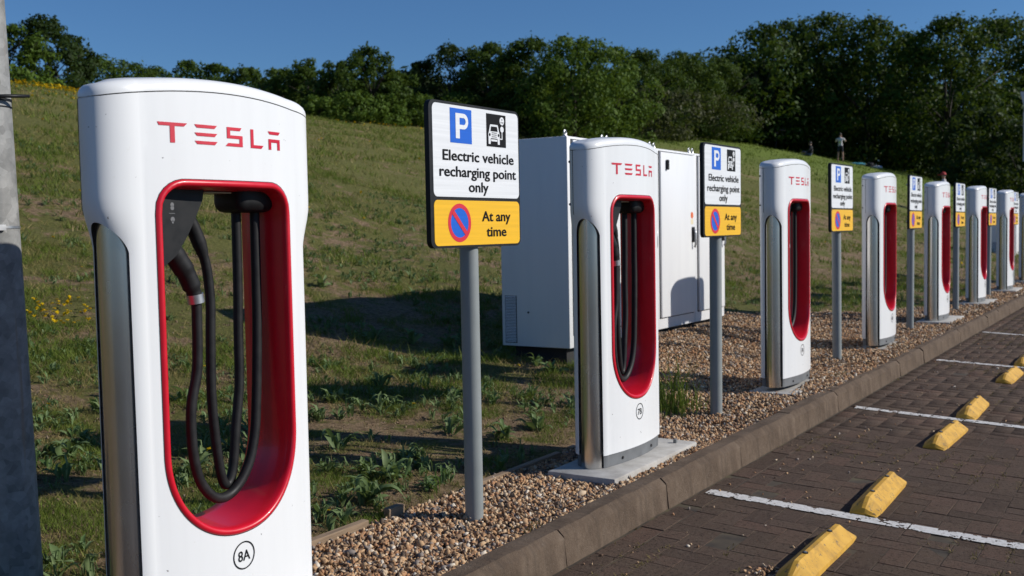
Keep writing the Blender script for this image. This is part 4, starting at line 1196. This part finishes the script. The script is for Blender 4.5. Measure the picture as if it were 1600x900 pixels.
def soil_litter():
    rng = np.random.default_rng(91)
    def spots(n, d0, d1):
        r = rng.uniform(d0 ** 1.3, d1 ** 1.3, n) ** (1 / 1.3); a = np.radians(rng.uniform(-66, 12, n))
        X = 2.285 + r * np.sin(a); Y = -2.038 + r * np.cos(a); k = (X < gravel_edge(Y) - .03) & ~cabs(X, Y)
        return X[k], Y[k]
    X, Y = spots(60000, 2.6, 11); n = len(X); a = rng.uniform(0, 2 * math.pi, n); L = rng.uniform(.012, .05, n); w = rng.uniform(.0006, .0016, n)
    Z = ground_z(X, Y) + rng.uniform(.0, .010, n); d = np.stack([np.cos(a), np.sin(a), rng.normal(0, .22, n)], 1); q = np.stack([-np.sin(a), np.cos(a), np.zeros(n)], 1)
    P = np.stack([X, Y, Z], 1); V = np.stack([P - q * w[:, None], P + q * w[:, None], P + d * L[:, None]], 1).reshape(-1, 3)
    tag(link('straw_litter', np_mesh('straw_litter', V, np.arange(3 * n).reshape(n, 3), 'straw')), 'dead straw lying on the soil among the weeds', 'straw', kind='stuff')
    X, Y = spots(17000, 2.6, 9); n = len(X)
    v, f = stones(np.stack([X, Y, ground_z(X, Y) - .001], 1), rng.uniform(.002, .0085, n) * np.where(rng.random(n) < .06, 1.6, 1), rng, True)
    tag(link('soil_crumbs', np_mesh('soil_crumbs', v, f, 'soil_crumb')), 'crumbs of soil and small stones on the bare ground', 'soil', kind='stuff')
soil_litter()

def leaf_mesh(name, L, W, bend, mat='weed_leaf'):
    mb = MB(); n = 6; rows = []
    for k in range(n + 1):
        t = k / n; w = W * (math.sin(math.pi * min(1, t * .93 + .05)) ** .75) * (1 - .15 * t)
        if k == n:
            w = .001
        z = math.sin(t * 1.5) * L * bend * .6 - (t ** 2.4) * L * bend * .42; r = L * t * (1 - .12 * bend)
        rows += [(r, -w / 2, z + w * .22), (r, 0, z), (r, w / 2, z + w * .22)]
    fs = [(3 * k + j, 3 * k + j + 1, 3 * k + j + 4, 3 * k + j + 3) for k in range(n) for j in range(2)]
    return mb.add(rows, fs).mesh(name, mat, True)
LEAVES = [leaf_mesh('leaf', 1, .26, .9), leaf_mesh('leaf', 1, .20, 1.3), leaf_mesh('leaf', 1, .30, .6), leaf_mesh('leaf', 1, .16, 1.7)]
WEEDS = [  # x, y, leaf length, leaves, uprightness, label
    (-.62, 1.30, .17, 22, .9, 'largest broad leaved weed beside the small timber block at the gravel edge'),
    (-.74, 1.62, .14, 16, 1.0, 'bushy dark weed behind the gravel, left of the first sign pole'),
    (-1.27, 1.84, .14, 15, .7, 'pale rosette weed on bare soil just right of the nearest post'),
    (-.90, 2.02, .11, 12, .7, 'small rosette weed between the pale rosette and the sign pole'),
    (-1.06, 2.52, .12, 14, 1.0, 'leafy weed just left of the first sign pole, in its shade'),
    (-.80, 2.62, .13, 15, 1.0, 'leafy weed just right of the first sign pole'),
    (-.76, 2.92, .14, 17, 1.0, 'upright dark weed in shade left of the post marked 7B'),
    (-2.11, .90, .13, 14, .8, 'weed in the shadow between lamp column and nearest post'),
    (-1.72, 2.77, .12, 12, .8, 'weed on the soil bank halfway up beside the first sign pole'),
    (-2.13, 3.20, .13, 14, .9, 'weed at the edge of the dark shadow band left of the sign pole'),
    (-2.73, 4.79, .16, 14, 1.0, 'clump of long leaves below the cabinet shadow, left of the sign pole'),
    (-2.95, 4.55, .15, 13, 1.0, 'second clump of long leaves below the cabinet shadow'),
    (-3.21, 4.40, .15, 13, .9, 'third clump of long leaves below the cabinet shadow, farther left'),
    (-1.62, 4.55, .13, 14, .9, 'dark weed under the front corner of the leftmost cabinet'),
    (-1.86, 4.72, .12, 10, .9, 'weed under the shaded side of the leftmost cabinet'),
    (-2.6, 2.0, .13, 12, .8, 'weed seen through the opening of the nearest post'),
    (-4.8, 5.5, .17, 12, 1.1, 'long leaved weed at the top edge of the cabinet shadow')]
def weed(x, y, L, n, up, label, seed):
    rng = np.random.default_rng(seed)
    root = empty('weed_plant', (x, y, gz1(x, y) - .006)); tag(root, label, 'weed', 'broad leaved weeds on the slope')
    for k in range(n):
        o = link('leaf', LEAVES[rng.integers(4)], root)
        s = L * rng.uniform(.6, 1.15); o.scale = (s, s * rng.uniform(.8, 1.3), s)
        o.location = (rng.normal(0, L * .12), rng.normal(0, L * .12), 0); o.rotation_euler = (rng.normal(0, .25), -rng.uniform(-.05, .85) * up, rng.uniform(0, 2 * math.pi))
for k, wd in enumerate(WEEDS):
    weed(*wd, 300 + k)
def small_weeds():
    rng = np.random.default_rng(55); V = []; F = []; off = 0
    bank = []
    for me in LEAVES:
        v = np.zeros(len(me.vertices) * 3); me.vertices.foreach_get('co', v); bank.append(v.reshape(-1, 3))
    fa = np.array([tuple(p.vertices) for p in LEAVES[0].polygons])
    bank = [b[[i for k in (0, 2, 4, 6) for i in (3 * k, 3 * k + 1, 3 * k + 2)]] * (1, w_, 1) for b, w_ in zip(bank, (1, .8, 1.1, .6))]
    fa = np.array([(3 * k + j, 3 * k + j + 1, 3 * k + j + 4, 3 * k + j + 3) for k in range(3) for j in range(2)])
    n = 15000
    r = rng.uniform(2.8 ** 1.25, 18 ** 1.25, n) ** (1 / 1.25); a = np.radians(rng.uniform(-66, 12, n)); X = 2.285 + r * np.sin(a); Y = -2.038 + r * np.cos(a)
    k = (X < gravel_edge(Y) - .06) & ~cabs(X, Y) & (fbm(X * 1.4 + 40, Y * 1.4, 3) > .49 - .05 * (r < 7) - .05 * (r < 5.2))
    for x, y in zip(X[k], Y[k]):
        L = rng.uniform(.025, .085) * (1.25 if math.hypot(x - 2.3, y + 2) < 6.5 else 1) * (1.3 if rng.random() < .15 else 1); z = gz1(x, y) - .004
        for q in range(rng.integers(5, 11)):
            v = bank[rng.integers(4)] * L * rng.uniform(.6, 1.2); t = rng.uniform(.05, 1.0); c, s = math.cos(t), math.sin(t)
            v = np.stack([v[:, 0] * c - v[:, 2] * s, v[:, 1], v[:, 0] * s + v[:, 2] * c], 1)
            b = rng.uniform(0, 2 * math.pi); v = np.stack([v[:, 0] * math.cos(b) - v[:, 1] * math.sin(b), v[:, 0] * math.sin(b) + v[:, 1] * math.cos(b), v[:, 2]], 1) + (x + rng.normal(0, .01), y + rng.normal(0, .01), z)
            V.append(v); F.append(fa + off); off += len(v)
    o = link('ground_weeds', np_mesh('ground_weeds', np.concatenate(V), np.concatenate(F), 'weed_leaf', True)); tag(o, 'small leafy weeds scattered through the grass', 'weeds', kind='stuff')
small_weeds()
def flowers():
    rng = np.random.default_rng(66); P = []
    def patch(x, y, sx, sy, n):
        for _ in range(n):
            P.append((x + rng.normal(0, sx), y + rng.normal(0, sy)))
    patch(-4.6, 2.5, .16, .16, 60); patch(-22.5, 14.5, 1.4, 1.6, 260); patch(-19.5, 13.0, 1.8, 1.2, 70); patch(-24, 17.5, 1.2, 1.5, 160); patch(-22, 26, 2, 3, 35)
    for _ in range(260):
        r = math.sqrt(rng.uniform(9, 900)); a = math.radians(rng.uniform(-66, 10)); P.append((2.285 + r * math.sin(a), -2.038 + r * math.cos(a)))
    V = []; F = []
    for x, y in P:
        if x > float(gravel_edge(y)) - .1:
            continue
        d = math.hypot(x - 2.3, y + 2); s = .008 + .0008 * d; z = gz1(x, y) + rng.uniform(.02, .06) + .002 * d
        for q in range(3):
            b = rng.uniform(0, math.pi); tl = rng.normal(0, .5); m = len(V); c, sn = math.cos(b), math.sin(b)
            V += [(x - s * c, y - s * sn, z - s * tl), (x + s * sn, y - s * c, z + .3 * s), (x + s * c, y + s * sn, z + s * tl), (x - s * sn, y + s * c, z + .3 * s)]; F.append((m, m + 1, m + 2, m + 3))
    o = link('yellow_flowers', np_mesh('yellow_flowers', V, F, 'flower_yellow')); tag(o, 'yellow buttercup flowers scattered in the grass', 'flowers', kind='stuff')
flowers()
def tall_clump(x, y, n, h, spread, label, mat='grass_fresh', seed=1):
    rng = np.random.default_rng(seed); V = []; F = []
    for k in range(n):
        bx, by = rng.normal(0, spread), rng.normal(0, spread * 1.3); H = h * rng.uniform(.15, 1.05) * math.exp(-(bx * bx + by * by) / (6 * spread * spread)); a = rng.uniform(0, 2 * math.pi); ln = H * rng.uniform(.1, .8); w = rng.uniform(.0015, .0035)
        px, py = -math.sin(a) * w, math.cos(a) * w; m = len(V)
        for t in (0, .5, .8):
            q = 1 - t * .55; cx, cy, cz = bx + math.cos(a) * ln * t * t, by + math.sin(a) * ln * t * t, H * t
            V += [(cx - px * q, cy - py * q, cz), (cx + px * q, cy + py * q, cz)]
        V.append((bx + math.cos(a) * ln, by + math.sin(a) * ln, H)); F += [(m, m + 1, m + 3, m + 2), (m + 2, m + 3, m + 5, m + 4), (m + 4, m + 5, m + 6, m + 6)]
    mb = MB(); mb.v = V; mb.f = [tuple(dict.fromkeys(f)) for f in F]
    o = mb.build('grass_clump', mat); o.location = (x, y, float(gravel_z(x, y)) - .01); tag(o, label, 'grass clump', kind='stuff')
tall_clump(-.42, 4.02, 300, .44, .085, 'tall fresh grass clump in the gravel right of the post marked 7B', seed=2)
tall_clump(.21, 1.34, 90, .05, .05, 'small tuft of dry grass at the back of the kerb in the foreground', 'joint_weed', 3)
tall_clump(.22, 5.6, 70, .06, .06, 'small tuft at the back of the kerb beside the third post', 'joint_weed', 4)

# litter on the gravel
mb = MB(); lp_ = catmull([(0, 0, .012), (.03, .05, .02), (.045, .10, .014), (.07, .16, .024), (.085, .20, .016)], 5)
for k in range(len(lp_) - 1):
    p, q = lp_[k], lp_[k + 1]; mb.add([(p.x, p.y, p.z), (p.x + .014, p.y - .006, p.z + .006), (q.x + .014, q.y - .006, q.z + .006), (q.x, q.y, q.z)], [(0, 1, 2, 3)])
o = mb.build('litter_strip', 'plastic_white', None, True); o.location = (.12, 1.60, float(gravel_z(.12, 1.6)) + .005); tag(o, 'curled white plastic strip lying on the gravel', 'litter')

# ------------------------------------------------------------------ people on the far lawn
def person(loc, rz, joints, edges, radii, paint, label, hair='hair_dark', extra=None):
    root = empty('person', loc, rz)
    me = bpy.data.meshes.new('body'); me.from_pydata([joints[k] for k in joints], [], []); names = list(joints)
    me = bpy.data.meshes.new('body'); me.from_pydata([joints[k] for k in names], [(names.index(a), names.index(b)) for a, b in edges], [])
    o = bpy.data.objects.new('body', me); COL.objects.link(o)
    md = o.modifiers.new('skin', 'SKIN'); md.use_smooth_shade = True
    if not me.skin_vertices:
        me.attributes.new('x', 'FLOAT', 'POINT')
    sk = me.skin_vertices[0].data if me.skin_vertices else None
    if sk is None:
        bpy.context.view_layer.objects.active = o; o.select_set(True); bpy.ops.object.skin_root_mark
    if sk:
        for k, nme in enumerate(names):
            r = radii[nme]; sk[k].radius = r if isinstance(r, tuple) else (r, r); sk[k].use_root = nme == 'pelvis'
    sb = o.modifiers.new('sub', 'SUBSURF'); sb.levels = 2; sb.render_levels = 2
    bpy.context.view_layer.update(); dg = bpy.context.evaluated_depsgraph_get()
    m2 = bpy.data.meshes.new_from_object(o.evaluated_get(dg)); bpy.data.objects.remove(o)
    m2.name = 'body'; m2.materials.clear()
    mats = sorted(set(p[1] for p in paint)); [m2.materials.append(M[q]) for q in mats]
    for f in m2.polygons:
        f.use_smooth = True
        for test, mt in paint:
            if test(f.center):
                f.material_index = mats.index(mt); break
    b = link('body', m2, root)
    hx, hy, hz = joints['head']
    mb = MB(); vs = []; fs = []; n = 14; m = 9
    for i in range(m + 1):
        t = math.pi * i / m
        for k in range(n):
            a = 2 * math.pi * k / n; face = .55 if (math.cos(a) > .35 and i > 3) else 1.0
            vs.append((hx + .098 * math.sin(t) * math.cos(a) * face - .006, hy + .083 * math.sin(t) * math.sin(a), hz + .045 + .105 * math.cos(t)))
    fs = [(i * n + k, i * n + (k + 1) % n, (i + 1) * n + (k + 1) % n, (i + 1) * n + k) for i in range(m - 2) for k in range(n)]
    mb.add(vs, fs).build('hair', hair, root, True)
    if extra:
        extra(root, joints)
    tag(root, label, 'person')
    return root
E_ = [('pelvis', 'waist'), ('waist', 'chest'), ('chest', 'neck'), ('neck', 'head'), ('head', 'crown'), ('chest', 'shl'), ('shl', 'ell'), ('ell', 'hal'), ('hal', 'fil'), ('chest', 'shr'), ('shr', 'elr'), ('elr', 'har'), ('har', 'fir'), ('pelvis', 'hil'), ('hil', 'knl'), ('knl', 'anl'), ('anl', 'tol'), ('pelvis', 'hir'), ('hir', 'knr'), ('knr', 'anr'), ('anr', 'tor')]
RAD = dict(pelvis=(.13, .11), waist=(.125, .10), chest=(.14, .105), neck=.055, head=(.082, .095), crown=(.06, .07), shl=.06, ell=.042, hal=.032, fil=.022, shr=.06, elr=.042, har=.032, fir=.022, hil=.085, knl=.055, anl=.038, tol=.03, hir=.085, knr=.055, anr=.038, tor=.03)
stand = dict(pelvis=(0, 0, .95), waist=(0, 0, 1.10), chest=(.0, 0, 1.33), neck=(0, 0, 1.50), head=(.015, 0, 1.61), crown=(.01, 0, 1.70), shl=(0, .18, 1.40), ell=(.12, .30, 1.22), hal=(.24, .12, 1.42), fil=(.26, .05, 1.50), shr=(0, -.18, 1.40), elr=(.12, -.30, 1.22), har=(.24, -.12, 1.42), fir=(.26, -.05, 1.50), hil=(0, .10, .90), knl=(.02, .13, .49), anl=(-.01, .15, .08), tol=(.13, .17, .03), hir=(0, -.10, .90), knr=(.02, -.13, .49), anr=(-.01, -.15, .08), tor=(.13, -.17, .03))
# faces away from the camera, hands raised in front of the face
def bib(root, J):
    mb = MB(); mb.add([(-.128, -.02, 1.13), (-.128, .06, 1.13), (-.128, .06, 1.24), (-.128, -.02, 1.24)], [(0, 3, 2, 1)]); mb.build('shirt_print', 'cloth_lime', root)
px_, py_ = -14.94, 61.31
person((px_, py_, gz1(px_, py_)), math.radians(100), stand, E_, RAD, [(lambda c: c.z < .08, 'cloth_black'), (lambda c: c.z < .62, 'skin'), (lambda c: c.z < .98, 'cloth_navy'), (lambda c: c.z < 1.46 and abs(c.y) < .27 and c.x < .16, 'cloth_white'), (lambda c: True, 'skin')], 'person in white printed shirt and dark shorts standing on the far lawn', extra=bib)
sit = dict(stand, pelvis=(0, 0, .13), waist=(-.03, 0, .28), chest=(-.02, 0, .50), neck=(.02, 0, .67), head=(.05, 0, .78), crown=(.05, 0, .87), shl=(-.02, .18, .57), ell=(.10, .26, .36), hal=(.28, .16, .32), fil=(.35, .13, .31), shr=(-.02, -.18, .57), elr=(.10, -.26, .36), har=(.28, -.16, .32), fir=(.35, -.13, .31), hil=(.05, .10, .13), knl=(.42, .16, .36), anl=(.66, .12, .08), tol=(.78, .12, .05), hir=(.05, -.10, .13), knr=(.45, -.16, .16), anr=(.82, -.14, .07), tor=(.92, -.14, .10))
sx_, sy_ = -16.20, 59.6
person((sx_, sy_, gz1(sx_, sy_)), math.radians(-170), sit, E_, RAD, [(lambda c: c.z > .70, 'skin'), (lambda c: c.x > .27 and c.z > .24 and abs(c.y) < .2 and c.z < .345, 'skin'), (lambda c: c.x > .70, 'cloth_white'), (lambda c: c.z < .22 or c.x > .2, 'cloth_denim'), (lambda c: True, 'cloth_black')], 'person in dark top and blue jeans sitting on the grass left of the standing one')
bend = dict(stand, pelvis=(0, 0, .92), waist=(.08, 0, 1.04), chest=(.30, 0, 1.16), neck=(.45, 0, 1.20), head=(.55, 0, 1.20), crown=(.63, 0, 1.20), shl=(.34, .18, 1.17), ell=(.42, .22, .92), hal=(.50, .16, .72), fil=(.52, .15, .63), shr=(.34, -.18, 1.17), elr=(.42, -.22, .92), har=(.50, -.16, .72), fir=(.52, -.15, .63), knl=(.04, .13, .48), knr=(.04, -.13, .48))
bx_, by_ = -20.0, 64.6
person((bx_, by_, gz1(bx_, by_)), math.radians(20), bend, E_, RAD, [(lambda c: c.z < .08, 'cloth_black'), (lambda c: c.x > .46 and c.z > 1.0, 'skin'), (lambda c: c.z < .86 and c.x > .3, 'skin'), (lambda c: c.z < .96, 'cloth_black'), (lambda c: True, 'cloth_pink_shaded')], 'person bending over in the tree shade at the left of the lawn')  # dark clothing colours stand in for the shade under the trees
hx_, hy_ = -5.80, 42.9
def cap(root, J):
    hx, hy, hz = J['head']; mb = MB(); vs = []; n = 16
    for i in range(6):
        t = math.pi / 2 * i / 5
        for k in range(n):
            a = 2 * math.pi * k / n; vs.append((hx + .115 * math.sin(t) * math.cos(a), hy + .10 * math.sin(t) * math.sin(a), hz + .05 + .12 * math.cos(t)))
    mb.add(vs, [(i * n + k, i * n + (k + 1) % n, (i + 1) * n + (k + 1) % n, (i + 1) * n + k) for i in range(5) for k in range(n)])
    mb.box(hx + .08, hx + .21, hy - .07, hy + .07, hz + .045, hz + .060); mb.build('cap', 'cloth_red', root, True, 40)
relax = dict(stand, ell=(.02, .27, 1.12), hal=(.06, .27, .88), fil=(.08, .26, .78), elr=(.02, -.27, 1.12), har=(.06, -.27, .88), fir=(.08, -.26, .78))
person((hx_, hy_, gz1(hx_, hy_) + .0), math.radians(-160), relax, E_, RAD, [(lambda c: c.z < .08, 'cloth_black'), (lambda c: c.z < .96 and abs(c.y) < .23, 'cloth_navy'), (lambda c: c.z < 1.48 and c.z > 1.05, 'cloth_white'), (lambda c: True, 'skin')], 'person in a red cap, head just above the fifth charging post', extra=cap)

# things lying on the lawn
def lump(name, loc, dims, mat, label, cat, seed, rz=0, tri=None):
    rng = np.random.default_rng(seed); mb = MB(); n, m = 20, 9; vs = []
    for i in range(m + 1):
        t = (math.pi * .5) * i / m
        for k in range(n):
            a = 2 * math.pi * k / n; w = 1 + .25 * (vnoise(3 * math.cos(a) + seed, 3 * math.sin(a) + i * .6) - .5) * 2
            vs.append((dims[0] * math.sin(t) ** .7 * math.cos(a) * w, dims[1] * math.sin(t) ** .7 * math.sin(a) * w, dims[2] * math.cos(t) * (.7 + .6 * vnoise(4 * math.cos(a) + seed, 4 * math.sin(a)))))
    mb.add(vs, [(i * n + k, i * n + (k + 1) % n, (i + 1) * n + (k + 1) % n, (i + 1) * n + k) for i in range(m) for k in range(n)])
    o = mb.build(name, mat, None, True); o.location = (loc[0], loc[1], gz1(*loc) + .01); o.rotation_euler = (0, 0, rz); return tag(o, label, cat)
lump('beach_towel', (-14.42, 63.1), (.55, .30, .13), 'cloth_teal', 'crumpled turquoise towel on the lawn right of the standing person', 'towel', 5, .4)
lump('cloth_bundle', (-14.02, 63.3), (.30, .24, .12), 'sticker_cream', 'small cream cloth beside the turquoise towel', 'cloth', 6)
lump('dark_bag', (-13.35, 61.9), (.26, .22, .24), 'cloth_black', 'small black bag on the lawn, rightmost of the picnic things', 'bag', 7)
lump('white_cloth', (-13.02, 62.0), (.34, .22, .14), 'cloth_white', 'crumpled white cloth beside the black bag on the lawn', 'cloth', 8, .5)

# white feather banner at the right edge
fx_, fy_ = -1.20, 31.35
rb = empty('banner_flag', (fx_, fy_, gz1(fx_, fy_)))
mb = MB(); mb.tube(catmull([(0, 0, 0), (0, 0, 2.4), (-.02, 0, 3.8), (-.12, 0, 4.5), (-.30, 0, 4.75)], 6), .018, 10); mb.build('pole', 'zinc', rb, True)
mb = MB(); n = 26; vs = []
for k in range(n + 1):
    t = k / n; z = 2.62 + 2.1 * t; wv = .05 * math.sin(5 * t)
    x0 = -.0 - (.30 * max(0, t - .75) * 3.6); lw = .36 * (1 - max(0, t - .7) * 1.8)
    for q in (0, .35, .7, 1):
        vs.append((x0 - lw * q - .02, wv * q + .02 * math.sin(9 * q), z + .10 * q * (1 - t)))
mb.add(vs, [(k * 4 + j, k * 4 + j + 1, k * 4 + j + 5, k * 4 + j + 4) for k in range(n) for j in range(3)]); mb.build('banner', 'cloth_white', rb, True)
tag(rb, 'white banner flag at the right edge, in front of the trees', 'flag')
